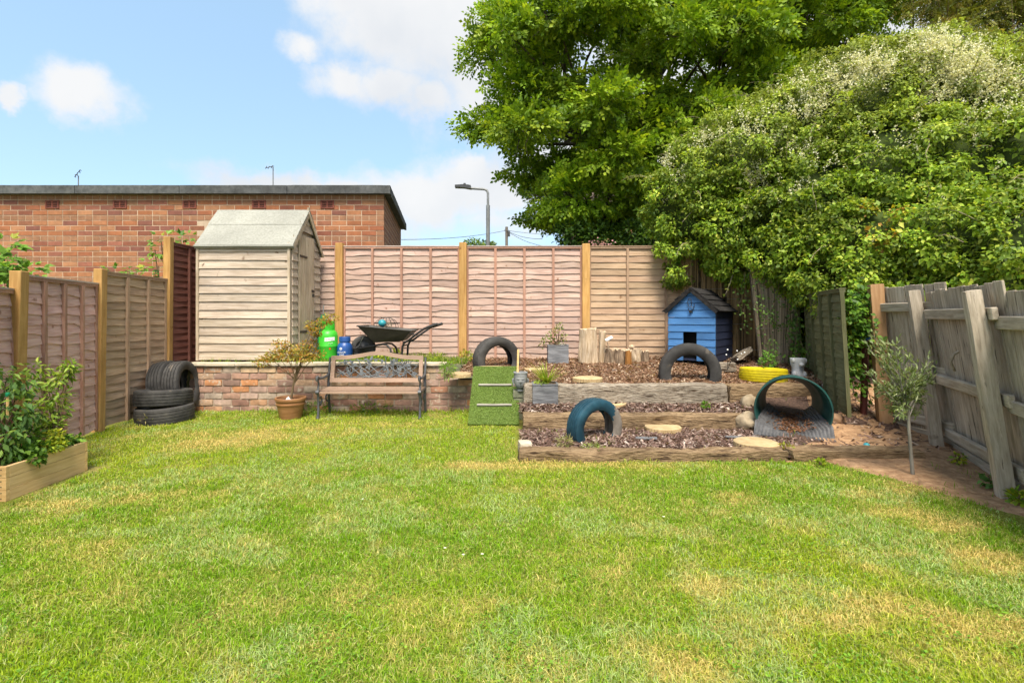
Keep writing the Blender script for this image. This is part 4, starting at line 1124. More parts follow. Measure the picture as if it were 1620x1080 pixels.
# ------------------------------------------------------------------ bench
def bench():
    FYb, BYb = 6.05, 6.36             # front and back legs
    X0, X1 = -2.335, -1.065
    t = thing('garden_bench', 'brown slatted garden bench with cast iron ends and leafy lattice back', 'bench', (X0, FYb, 0))
    W = X1-X0; D = BYb-FYb
    xc = W/2
    def top(u): return .718+.058*math.exp(-((u-.5)/.22)**2)      # arched top rail, u across
    # back frame: arched top rail, bottom rail and two stiles; the back leans a little
    lean = .06
    def back(x, z, dy=0): return (x, D-.03+lean*(z-.36)/.3+dy, z)
    n = 24
    vs = []; fs = []
    for k in range(n+1):
        u = k/n; x = .055+(W-.11)*u; z = top(u)
        vs += [back(x, z, -.014), back(x, z-.048, -.014), back(x, z-.048, .014), back(x, z, .014)]
    for k in range(n):
        a = k*4
        fs += [(a, a+4, a+5, a+1), (a+1, a+5, a+6, a+2), (a+2, a+6, a+7, a+3), (a+3, a+7, a+4, a)]
    fs += [(0, 1, 2, 3), (n*4, n*4+3, n*4+2, n*4+1)]
    m = MB(); m.add(vs, fs); tr = obj('top_rail', m, MT['bench_wood'], t, smooth=40)
    def slab(name, x0, x1, z0, z1, parent=t, mat=MT['bench_wood'], th=.014):
        m = MB()
        m.add([back(x0, z0, -th), back(x1, z0, -th), back(x1, z1, -th), back(x0, z1, -th), back(x0, z0, th), back(x1, z0, th), back(x1, z1, th), back(x0, z1, th)],
              [(0, 1, 2, 3), (4, 7, 6, 5), (0, 4, 5, 1), (1, 5, 6, 2), (2, 6, 7, 3), (3, 7, 4, 0)])
        return obj(name, m, mat, parent)
    slab('bottom_rail', .055, W-.055, .395, .445)
    slab('stile', .058, .105, .4455, top(.02)-.0485); slab('stile', W-.105, W-.058, .4455, top(.98)-.0485)
    # cast lattice: winding stems with leaves
    m = MB(); rr = random.Random(4)
    def inside(x, z): return .11 < x < W-.11 and .45 < z < top((x-.055)/(W-.11))-.052
    for s in range(16):
        x = rr.uniform(.14, W-.14); z = .45
        a = rr.uniform(.5, 2.6); pts = []
        for k in range(16):
            if not inside(x, z+.002): break
            pts.append(back(x, z)); x += math.cos(a)*.03; z += math.sin(a)*.03; a += rr.uniform(-.35, .35)
        if len(pts) > 2: m.tube(pts, .0065, 6)
    for s in range(5):
        x = .11; z = .47+s*.04; a = rr.uniform(-.3, .5); pts = []
        while x < W-.11:
            if inside(x, z): pts.append(back(x, z))
            x += .03*math.cos(a); z = min(max(z+.03*math.sin(a), .44), top((x-.055)/(W-.11))-.075); a = .7*math.sin(x*9+s*2)
        if len(pts) > 2: m.tube(pts, .006, 6)
    lat = obj('lattice', m, MT['lattice'], t, smooth=60)
    k = 0
    while k < 40:
        x = rr.uniform(.12, W-.12); z = rr.uniform(.46, .74)
        if not inside(x, z+.012): continue
        k += 1
        a = rr.uniform(0, 6.28); L = rr.uniform(.05, .075); wd = L*.5
        pts = []
        for u, v in ((0, 0), (.18, .32), (.38, .5), (.55, .34), (.68, .38), (1, 0), (.68, -.38), (.55, -.34), (.38, -.5), (.18, -.32)):
            X = x+(u-.4)*L*math.cos(a)-v*wd*math.sin(a); Z = z+(u-.4)*L*math.sin(a)+v*wd*math.cos(a)
            pts.append((X, Z))
        if not all(inside(*q) for q in pts): k -= .8; continue
        b = MB(); nq = len(pts)
        b.add([back(X, Z, -.010) for X, Z in pts]+[back(X, Z, .004) for X, Z in pts], [tuple(range(nq)), tuple(range(2*nq-1, nq-1, -1))]+[(q, q+nq, (q+1) % nq+nq, (q+1) % nq) for q in range(nq)])
        obj('leaf', b, MT['lattice'], lat)
    # seat slats
    for k in range(5):
        y = .0+.066*k
        b = rough_box('seat_slat', W-.03, .052, .024, .2, .0005, .008, k)
        obj('seat_slat', b, MT['bench_wood'], t, (xc, y-.03, .315+.002*k-(.018 if k == 0 else 0)))
    # cast ends: back leg and post, front leg, arm with scroll, seat bearer
    for x, nm in ((.03, 'left'), (W-.03, 'right')):
        m = MB()
        m.tube([(x, D+.045, 0), (x, D+.01, .15), (x, D-.01, .33), (x, D+.0, .45), (x, D+.05, .70)], [.018, .016, .019, .016, .014], 8)
        m.tube([(x, -.05, 0), (x, -.035, .06), (x, -.03, .2), (x, -.045, .30), (x, -.06, .325)], [.021, .015, .014, .018, .02], 8)
        e = obj('end_frame', m, MT['iron'], t, smooth=60)
        m = MB()
        m.tube([(x, D+.005, .50), (x, D-.06, .475), (x, .10, .47), (x, -.02, .475), (x, -.06, .50), (x, -.085, .49), (x, -.082, .46), (x, -.06, .455)], [.014, .016, .017, .017, .017, .016, .014, .012], 8)
        m.tube([(x, -.045, .46), (x, -.02, .42), (x, -.035, .37), (x, -.05, .33)], .012, 8)
        obj('arm', m, MT['iron'], e, smooth=60)
        m = MB(); m.tube([(x, -.062, .315), (x, .1, .31), (x, D+.01, .325)], .016, 8)
        m.tube([(x, -.03, .24), (x, .05, .25), (x, .08, .20), (x, .04, .15), (x, .0, .17), (x, .02, .20)], .010, 6)
        m.tube([(x, D-.0, .24), (x, D-.08, .25), (x, D-.10, .20), (x, D-.05, .16)], .010, 6)
        obj('scroll', m, MT['iron'], e, smooth=60)
        m = MB(); m.tube([(x-.02, -.055, .318), (x+.02, -.055, .318)], .024, 12); obj('boss', m, MT['iron'], e, smooth=50)
bench()

# ------------------------------------------------------------------ terracotta pot
def pot():
    g = G(460, 661)
    t = thing('plant_pot', 'brown glazed round plant pot with ridged rim standing before the brick wall', 'plant pot', (g.x, g.y, 0))
    m = MB(); m.lathe([(.118, 0), (.122, .01), (.150, .14), (.158, .165), (.166, .168), (.168, .182), (.160, .188), (.165, .215), (.176, .219), (.178, .245), (.172, .252), (.158, .25), (.152, .20)], 40)
    obj('pot_body', m, MT['terracotta'], t, smooth=35)
    m = MB(); m.lathe([(.0, .215), (.154, .215)], 24); obj('soil', m, MT['soil'], t)
    m = MB(); rr = random.Random(2)
    for k in range(9):
        m.add([(v[0]*.5+rr.uniform(-.02, .02)-.01, v[1]*.5-.05, v[2]+.225+rr.uniform(0, .015)) for v in ((-.025, -.02, 0), (.025, -.015, 0), (.02, .025, 0), (-.02, .02, .0), (0, 0, .03))], [(0, 1, 4), (1, 2, 4), (2, 3, 4), (3, 0, 4), (0, 3, 2, 1)])
    obj('pebbles', m, MT['white'], t, kind='stuff')
    return g
POT = pot()

# ------------------------------------------------------------------ gas bottles
def lettering(txt, size, mat, parent, loc, rot):
    cu = bpy.data.curves.new('lettering', 'FONT'); cu.body = txt; cu.size = size; cu.extrude = .0006; cu.align_x = 'CENTER'; cu.align_y = 'CENTER'
    cu.materials.append(mat)
    tmp = bpy.data.objects.new('tmp', cu); COL.objects.link(tmp); dg = bpy.context.evaluated_depsgraph_get()
    me = bpy.data.meshes.new_from_object(tmp.evaluated_get(dg)); bpy.data.objects.remove(tmp)
    o = bpy.data.objects.new('lettering', me); COL.objects.link(o); o.parent = parent; o.location = loc; o.rotation_euler = rot
    return o
def gas_green():
    y = 7.10
    t = thing('gas_cylinder', 'bright green gas cylinder with white label behind the bench corner', 'gas cylinder', (px2x(519.5, y), y, .585), group='gas cylinders on the terrace')
    m = MB(); r = .128
    m.lathe([(.105, 0), (.110, .02), (r*.96, .04), (r, .07), (r, .205), (r+.003, .21), (r+.003, .225), (r, .23), (r, .36), (r*.93, .40), (r*.72, .435), (r*.4, .45), (0, .452)], 40)
    obj('body', m, MT['green_gas'], t, smooth=35)
    m = MB()
    for a0, a1 in ((20, 95), (140, 215), (260, 335)):
        for s in range(8):
            u0, u1 = R(a0+(a1-a0)*s/8), R(a0+(a1-a0)*(s+1)/8)
            q = [(.085*math.cos(u), .085*math.sin(u)) for u in (u0, u1)]; q2 = [(.080*math.cos(u), .080*math.sin(u)) for u in (u0, u1)]
            m.add([(*q[0], .425), (*q[1], .425), (*q[1], .56), (*q[0], .56), (*q2[0], .425), (*q2[1], .425), (*q2[1], .56), (*q2[0], .56)], [(0, 1, 2, 3), (4, 7, 6, 5), (3, 2, 6, 7), (0, 4, 5, 1), (0, 3, 7, 4), (1, 5, 6, 2)])
    m.lathe([(.089, .545), (.089, .565), (.077, .565), (.077, .545)], 32, closed=True)
    obj('collar', m, MT['green_gas'], t)
    m = MB(); m.lathe([(.02, .45), (.02, .49), (.012, .495), (.012, .52), (0, .52)], 16); obj('valve', m, MT['steel'], t)
    def curved(x0, x1, z0, z1, mat, nm, slant=0.0):
        m = MB(); vs = []
        for k in range(9):
            x = x0+(x1-x0)*k/8; yy = -math.sqrt(max((r+.0022)**2-x*x, 0))
            s = slant*(k/8)
            vs += [(x, yy, z0+s), (x, yy, z1+s)]
        m.add(vs, [(2*k, 2*k+2, 2*k+3, 2*k+1) for k in range(8)]); return obj(nm, m, mat, t)
    curved(-.005, .112, .285, .335, MT['white'], 'label_band', .012)
    lettering('PATIO GAS', .022, MT['greyprint'], t, (.055, -math.sqrt((r+.004)**2-.055**2)-.001, .317), (R(90), 0, R(25)))
    lettering('propane', .018, MT['white'], t, (.07, -math.sqrt((r+.004)**2-.07**2)-.001, .262), (R(90), 0, R(33)))
    m = MB(); m.lathe([(0, .003), (.013, .003), (.013, 0)], 16); obj('gauge_dot', m, MT['redprint'], t, (.062, -math.sqrt(r*r-.062**2)-.001, .185), (R(90), 0, R(29)))
gas_green()
def gas_blue():
    y = 7.10
    t = thing('gas_cylinder', 'short dark blue gas cylinder next to the green one', 'gas cylinder', (px2x(545.5, y), y, .585), group='gas cylinders on the terrace')
    m = MB(); r = .105
    m.lathe([(.095, 0), (r, .03), (r, .17), (r*.97, .21), (r*.80, .25), (r*.64, .268), (r*.64, .272), (r*.72, .276), (r*.74, .34), (r*.70, .348), (r*.62, .348), (r*.60, .30), (0, .29)], 40)
    obj('body', m, MT['blue_gas'], t, smooth=35)
    m = MB(); m.lathe([(.015, .29), (.015, .33), (0, .335)], 14); obj('valve', m, MT['steel'], t)
    m = MB(); m.lathe([(.018, 0), (.018, .002), (.008, .002), (.008, 0)], 20, closed=True); obj('emblem', m, MT['white'], t, (-.02, -math.sqrt(r*r-.02**2)-.0005, .185), (R(90), 0, R(-8)))
    lettering('CALOR', .034, MT['white'], t, (-.008, -r-.003, .135), (R(90), 0, 0)); lettering('GAS', .034, MT['white'], t, (-.008, -r-.003, .10), (R(90), 0, 0))
gas_blue()
# folded green parasol cloth behind the shed door
m = MB(); n = 10
prof = [(.015, 0), (.05, .10), (.055, .5), (.03, .62), (.012, .66)]
vs = []
for r_, z in prof:
    for k in range(20): a = 2*math.pi*k/20; q = r_*(1+.35*(k % 2)); vs.append((q*math.cos(a), q*math.sin(a), z))
m.add(vs, [(i*20+k, i*20+(k+1) % 20, (i+1)*20+(k+1) % 20, (i+1)*20+k) for i in range(4) for k in range(20)])
fp_ = obj('folded_parasol', m, MT['greennet'], None, (px2x(509, 7.6), 7.6, .59), (0, R(2), 0)); tag(fp_, 'folded dark green cloth leaning behind the shed corner', 'parasol')
pp = MB(); pp.tube([(0, 0, -.01), (0, 0, .80)], .010, 8); obj('pole', pp, MT['steel'], fp_)

# ------------------------------------------------------------------ wheelbarrow
def barrow():
    y = 7.25; k = y/FOC
    t = thing('wheelbarrow', 'dirty black wheelbarrow parked along the back fence behind the bench', 'wheelbarrow', (px2x(615, y), y, .58))
    X = lambda px: (px-615)*k
    Z = lambda py: EYE-(py-500)*k-.58
    # tray: loft from floor rectangle to rim rectangle, with thickness
    fl = [(X(596), -.15), (X(640), -.15), (X(640), .15), (X(596), .15)]; zf = [Z(541), Z(538.5), Z(538.5), Z(541)]
    rm = [(X(574), -.27), (X(656), -.25), (X(656), .25), (X(574), .27)]; zr = [Z(515), Z(522.5), Z(522.5), Z(515)]
    def loft(ins):
        a = [(x*(1-ins*.12)+0, yy*(1-ins*.14), z+ins*.008) for (x, yy), z in zip(fl, zf)]
        b = [(x-ins*.012*np.sign(x), yy*(1-ins*.04), z) for (x, yy), z in zip(rm, zr)]
        return a, b
    m = MB(); a, b = loft(0); a2, b2 = loft(1)
    m.add(a+b+a2+b2, [(3, 2, 1, 0)]+[(i, (i+1) % 4, (i+1) % 4+4, i+4) for i in range(4)]+[(8, 9, 10, 11)]+[((i+1) % 4+8, i+8, i+12, (i+1) % 4+12) for i in range(4)]+[(i+4, (i+1) % 4+4, (i+1) % 4+12, i+12) for i in range(4)])
    tray = obj('tray', m, MT['barrow'], t)
    m = MB(); m.tube([Vector(p) for p in b]+[Vector(b[0])], .010, 8); obj('rim', m, MT['barrow'], tray, smooth=60)
    # wheel
    wc = (X(575), 0, Z(550))
    m = MB(); m.lathe([(.105, -.03), (.135, -.042), (.165, -.034), (.175, -.015), (.175, .015), (.165, .034), (.135, .042), (.105, .03)], 36, closed=True)
    wh = obj('wheel', m, MT['tyre'], t, wc, (R(90), 0, 0), smooth=50)
    m = MB(); m.lathe([(.02, -.035), (.02, .035), (.035, .02), (.10, .012), (.107, .03), (.107, -.03), (.10, -.012), (.035, -.02)], 24, closed=True); obj('rim', m, MT['blackpaint'], wh, smooth=40)
    m = MB(); m.tube([(0, 0, -.075), (0, 0, .075)], .009, 8); obj('axle', m, MT['steel'], wh)
    for s in (-1, 1):
        m = MB(); yy = s*.075
        m.tube([(X(557), s*.06, Z(551.5)), (X(575), yy, Z(550)), (X(595), s*.10, Z(546)), (X(610), s*.13, Z(543.5)), (X(616), s*.15, Z(544.5)), (X(622), s*.17, Z(550)), (X(624), s*.18, Z(560)), (X(625), s*.18, .0)], .014, 8)
        obj('leg_tube', m, MT['blackpaint'], t, smooth=60)
        m = MB()
        m.tube([(X(640), s*.19, .0), (X(641), s*.19, Z(548)), (X(644), s*.20, Z(541)), (X(650), s*.22, Z(538)), (X(663), s*.24, Z(528)), (X(676), s*.25, Z(519)), (X(684), s*.25, Z(516)), (X(695), s*.25, Z(512.5))], .0155, 8)
        h = obj('handle', m, MT['blackpaint'], t, smooth=60)
        m = MB(); m.tube([(X(680), s*.25, Z(517.3)), (X(684), s*.25, Z(516)), (X(696.5), s*.25, Z(512))], .021, 10); obj('grip', m, MT['blackpaint'], h, smooth=60)
        m = MB(); m.tube([(X(567), s*.085, Z(548)), (X(571), s*.10, Z(547)), (X(581), s*.20, Z(532))], .006, 6); obj('stay', m, MT['steel'], t, smooth=60)
    m = MB(); m.tube([(X(641), -.19, Z(546)), (X(641), .19, Z(546))], .012, 8); m.tube([(X(652), -.22, Z(527)), (X(660), -.23, Z(527))], .009, 8); obj('cross_bar', m, MT['blackpaint'], t)
    # in the tray: wire basket and a turquoise float
    w = thing('wire_basket', 'rusty domed wire basket heaped in the wheelbarrow tray', 'wire basket', (px2x(611, y), y, Z(518)+.58))
    m = MB(); R0, Hh = .175, .15
    for q in range(14):
        a = 2*math.pi*q/14
        m.tube([(R0*math.cos(a)*math.cos(u), R0*.85*math.sin(a)*math.cos(u), Hh*math.sin(u)) for u in [R(d) for d in range(0, 91, 15)]], .0028, 5)
    for d in (0, 22, 44, 66):
        u = R(d); m.tube([(R0*math.cos(a)*math.cos(u), R0*.85*math.sin(a)*math.cos(u), Hh*math.sin(u)) for a in [2*math.pi*q/20 for q in range(21)]], .0032, 5)
    obj('wires', m, MT['blackpaint'], w)
    c = MB(); rr = random.Random(1)
    for q in range(14):
        p = [Vector((rr.uniform(-.12, .12), rr.uniform(-.1, .1), rr.uniform(.0, .09))) for _ in range(4)]
        c.tube(p, .003, 5)
    obj('tangled_line', c, MT['rope'], w)
    f = obj('float_ball', blob('float_ball', .055, .055, .052, 3, .04, 3, 2), MT['tealplastic'], None, (px2x(607.5, y)-.0, y-.10, Z(511)+.58)); tag(f, 'turquoise plastic ball inside the wire basket', 'ball')
barrow()

# ------------------------------------------------------------------ slate planters, face planter, logs
def planter(label, px, py, z, w, d, h, rz=0.0):
    g = G(px, py, z)
    t = thing('square_planter', label, 'planter', (g.x, g.y+d/2, z-.01), rz, 'grey slate planters')
    m = MB()
    th = .022; f = .92
    def ring(s, zz): return [(-w/2*s, -d/2*s, zz), (w/2*s, -d/2*s, zz), (w/2*s, d/2*s, zz), (-w/2*s, d/2*s, zz)]
    s_in = 1-2*th/w
    m.add(ring(f, 0)+ring(1, h)+ring(s_in, h)+ring(s_in*.97, h-.05), [(3, 2, 1, 0)]+[(i+4*r, (i+1) % 4+4*r, (i+1) % 4+4*r+4, i+4*r+4) for r in range(3) for i in range(4)])
    body = rough_box('planter_body', w*.97, d*.97, h, .03, .004, .006, int(px) % 9, 9, (.5, .5, 3))
    obj('planter_body', body, MT['slate'], t)
    for sx, sy, lx, ly in ((0, -1, w, th), (0, 1, w, th), (-1, 0, th, d-2*th), (1, 0, th, d-2*th)):
        obj('rim', rough_box('rim', lx, ly, .018, .03, .0025, .004, 3), MT['slate'], t, (sx*(w-th)/2, sy*(d-th)/2, h-.001))
    m = MB(); m.box(-w/2+th, w/2-th, -d/2+th, d/2-th, h+.001, h+.010); obj('soil', m, MT['soil'], t)
    return Vector((g.x, g.y+d/2, z+h))
PL1 = planter('square grey slate planter standing before the grey sleeper with a spiky plant', 863, 643, .21, .295, .26, .245)
PL2 = planter('square grey slate planter against the back fence with a small succulent', 883.5, 574, .54, .31, .28, .255)

def face_planter():
    t = thing('face_planter', 'grey stone head planter with a serene closed-eyed face on the brick pier', 'planter', (.10, 5.94, .345))
    t.scale = (1.12, 1.12, 1.12)
    # head: lathe-like rings shaped to a face looking at the camera
    rows = 26; cols = 40; Hh = .175; vs = []
    prof = [(0, .40), (.04, .56), (.12, .74), (.25, .88), (.40, .96), (.55, 1.0), (.70, 1.0), (.82, .97), (.90, .97), (1.0, .95)]
    def pr(u): return np.interp(u, [p[0] for p in prof], [p[1] for p in prof])
    for i in range(rows+1):
        u = i/rows
        for j in range(cols):
            a = 2*math.pi*j/cols
            rx, ry = .070*pr(u), .074*pr(u)
            x, y = rx*math.sin(a), -ry*math.cos(a)
            front = math.cos(a)
            if front > 0:
                s = math.sin(a)
                # nose, brow, eye hollows, lips, chin
                y -= .014*math.exp(-(s/.13)**2)*math.exp(-((u-.46)/.09)**2)
                y -= .006*math.exp(-(s/.10)**2)*math.exp(-((u-.38)/.035)**2)
                y += .007*math.exp(-((abs(s)-.36)/.18)**2)*math.exp(-((u-.55)/.045)**2)
                y -= .006*math.exp(-((abs(s)-.36)/.17)**2)*math.exp(-((u-.525)/.03)**2)
                y -= .005*math.exp(-((abs(s)-.34)/.28)**2)*math.exp(-((u-.63)/.03)**2)
                y -= .007*math.exp(-(s/.26)**2)*math.exp(-((u-.27)/.022)**2)
                y += .004*math.exp(-(s/.26)**2)*math.exp(-((u-.235)/.012)**2)
                y -= .005*math.exp(-(s/.22)**2)*math.exp(-((u-.13)/.06)**2)
                y -= .003*math.exp(-((u-.80)/.025)**2)
            vs.append((x, y if front <= 0 else -ry*front+(y+ry*front)*1.6, u*Hh))
    fs = [(i*cols+j, i*cols+(j+1) % cols, (i+1)*cols+(j+1) % cols, (i+1)*cols+j) for i in range(rows) for j in range(cols)]
    fs.append(tuple(range(cols-1, -1, -1)))
    m = MB(); m.add(vs, fs)
    obj('head', m, MT['stonehead'], t, (0, 0, .02), smooth=80)
    for s in (-1, 1):
        m = MB(); m.tube([(s*.068, .0, .13), (s*.078, .006, .12), (s*.079, .008, .095), (s*.072, .002, .055)], [.006, .012, .009, .006], 8); obj('ear', m, MT['stonehead'], t, smooth=70)
    m = MB(); m.lathe([(.069, .178), (.075, .182), (.075, .196), (.069, .200), (.058, .20), (.056, .17), (0, .165)], 32); obj('head_band', m, MT['stonehead'], t, smooth=40)
    m = MB(); m.lathe([(.036, -.002), (.036, .012), (.03, .03), (.0, .031)], 24); obj('neck', m, MT['stonehead'], t, smooth=40)
    st = obj('wooden_stake', rough_box('wooden_stake', .026, .016, .33, .04, .001, .004, 2), MT['newwood'], None, (.065, 5.96, .50), (0, R(1.5), 0)); tag(st, 'pale wooden stake sticking up from the stone head planter', 'stake')
face_planter()

def log(name, label, px, py, z, r, h, mat, seed, lean=(0, 0), squash=1.0, group=None):
    g = G(px, py, z)
    t = thing(name, label, 'log', (g.x, g.y+r*squash, z-.03), 0, group, rot=(lean[0], lean[1], seed*.7 % 1-.5))
    n = 30; rows = 14; vs = []
    for i in range(rows+1):
        u = i/rows
        for j in range(n):
            a = 2*math.pi*j/n
            q = Vector((math.cos(a), math.sin(a), 0))
            k = 1+.24*mnoise.noise(q*1.6+Vector((0, 0, u*1.6+seed*9)))+.10*mnoise.noise(q*5+Vector((0, 0, u*2+seed*5)))+.06*(1-u)**3
            top = .05*mnoise.noise(q*2+Vector((seed*3, 0, 0)))*u
            vs.append((r*k*q.x, r*k*squash*q.y, u*h+top))
    m = MB(); m.add(vs, [(i*n+j, i*n+(j+1) % n, (i+1)*n+(j+1) % n, (i+1)*n+j) for i in range(rows) for j in range(n)]+[tuple(range(n-1, -1, -1))])
    obj('trunk_side', m, mat, t, smooth=70)
    m = MB(); top = vs[-n:]
    c = (0, 0, h+.006); m.add(top+[c], [(j, (j+1) % n, n) for j in range(n)]); obj('cut_face', m, MT['driftwood'], t)
    return t
lt = log('driftwood_stump', 'tall pale bleached tree stump standing against the back fence', 932, 573.5, .545, .135, .52, MT['driftwood'], 1, (0, 0), .8)
log('driftwood_stump', 'narrow bleached split of stump right beside the tall pale one', 952.5, 572, .55, .05, .48, MT['driftwood'], 2, (0, R(2)), 1.1)
log('short_log', 'short bark-covered log, first right of the pale stump', 968, 572.5, .55, .098, .215, MT['bark'], 3, (0, 0), 1, 'short upright logs by the back fence')
log('short_log', 'short bark-covered log in the middle of the row before the fence', 983.5, 573, .55, .095, .20, MT['bark'], 4, (0, 0), 1, 'short upright logs by the back fence')
log('short_log', 'thin rusty orange log between the middle and right logs', 995.5, 574.5, .545, .042, .215, MT['rustlog'], 5, (0, 0), 1, 'short upright logs by the back fence')
log('short_log', 'pale grey tilted log with dark knot, third along the row', 1008, 571.5, .555, .10, .20, MT['driftwood'], 6, (R(-4), R(-4)), 1, 'short upright logs by the back fence')
log('short_log', 'dark barked log at the right end of the row', 1022.5, 572, .555, .05, .185, MT['bark'], 7, (0, 0), 1, 'short upright logs by the back fence')
# solar lights
y = 7.35
t = thing('solar_light', 'white-topped solar stake light leaning beside the pale stump', 'garden light', (px2x(970, y), y, .55))
m = MB(); m.tube([(0, 0, 0), (px2x(960.5, y)-px2x(970, y), 0, P(0, 541, y).z-.55)], .006, 6); obj('stem', m, MT['reed_old'], t)
m = MB(); m.box(-.058, .058, -.03, .03, -.012, .012); obj('lamp_head', bevel_box('lamp_head', .115, .07, .028, .006), MT['white'], t, (px2x(964, y)-px2x(970, y), 0, P(0, 537, y).z-.55), (R(12), R(-28), 0))
o = obj('garden_ornament', blob('garden_ornament', .042, .035, .032, 3, .35, 2.2, 7), MT['driftwood'], None, (px2x(1000, 7.3), 7.32, .775)); tag(o, 'small grey stone perched on the short logs', 'stone')
t = thing('globe_light_spray', 'spray of tiny white globe lights on wires beside the blue hutch', 'garden light', (px2x(1151, 6.5), 6.5, .53))
m = MB(); gl = []
for px, py in ((1151, 553), (1149, 561), (1166, 555), (1173, 559.5), (1178, 557.5), (1167, 568.5)):
    p = P(px, py, 6.45+random.uniform(-.05, .08))-Vector((px2x(1151, 6.5), 6.5, .53))
    m.tube([(0, 0, 0), (p.x*.3, p.y*.3, p.z*.75), p], .0022, 5); gl.append(p)
obj('wires', m, MT['blackpaint'], t)
for p in gl: obj('globe', blob('globe', .0105, .0105, .0105, 2, 0, 1), MT['white'], t, p)
o = obj('dark_pebble', blob('dark_pebble', .045, .035, .025, 3, .2, 2, 3), MT['dark_grey'], None, tuple(G(1151, 587, .47)+Vector((0, 0, .012)))); tag(o, 'small dark round pebble below the globe lights', 'stone')

# ------------------------------------------------------------------ stepping stones
def stepping(label, px, py, z, r, seed):
    g = G(px, py, z)
    t = thing('stepping_stone', label, 'stepping stone', (g.x, g.y, z-.012), seed, 'log-slice stepping stones')
    n = 96; rr = random.Random(seed)
    rad = [r*(1+.025*math.sin(2*math.pi*k/n*3+seed)+(-.028 if k % 3 == 0 else 0)+rr.uniform(-.006, .006)) for k in range(n)]
    c = lambda k, s=1: (rad[k]*s*math.cos(2*math.pi*k/n), rad[k]*s*math.sin(2*math.pi*k/n))
    m = MB(); m.add([(*c(k), 0) for k in range(n)]+[(*c(k), .040) for k in range(n)], [(k, (k+1) % n, (k+1) % n+n, k+n) for k in range(n)]); obj('rim', m, MT['steprim'], t)
    m = MB(); vs = []
    for s, z_ in ((1, .040), (.96, .045), (.6, .0445), (.3, .045)): vs += [(*c(k, s), z_) for k in range(n)]
    m.add(vs+[(0, 0, .045)], [(i*n+k, i*n+(k+1) % n, (i+1)*n+(k+1) % n, (i+1)*n+k) for i in range(3) for k in range(n)]+[(3*n+k, 3*n+(k+1) % n, 4*n) for k in range(n)])
    obj('top_face', m, MT['stepstone'], t, smooth=60)
stepping('round sandy log-slice stepping stone in front of the teal tunnel', 1196, 703.5, .07, .188, 1)
stepping('round sandy log-slice stepping stone right of the teal tyre', 1048, 678.5, .075, .180, 2)
stepping('round sandy log-slice stepping stone on the middle bed behind the teal tyre', 967, 640.5, .215, .175, 3)
stepping('round sandy log-slice stepping stone on the upper bed behind the grey sleeper', 930, 601, .455, .178, 4)
stepping('round sandy log-slice stepping stone just behind the stone head', 846, 586, .48, .165, 5)
stepping('round sandy log-slice stepping stone at the top of the turf ramp', 776, 584, .52, .18, 6)
stepping('round sandy log-slice stepping stone on the wall left of the turf ramp', 726, 594, .475, .16, 7)

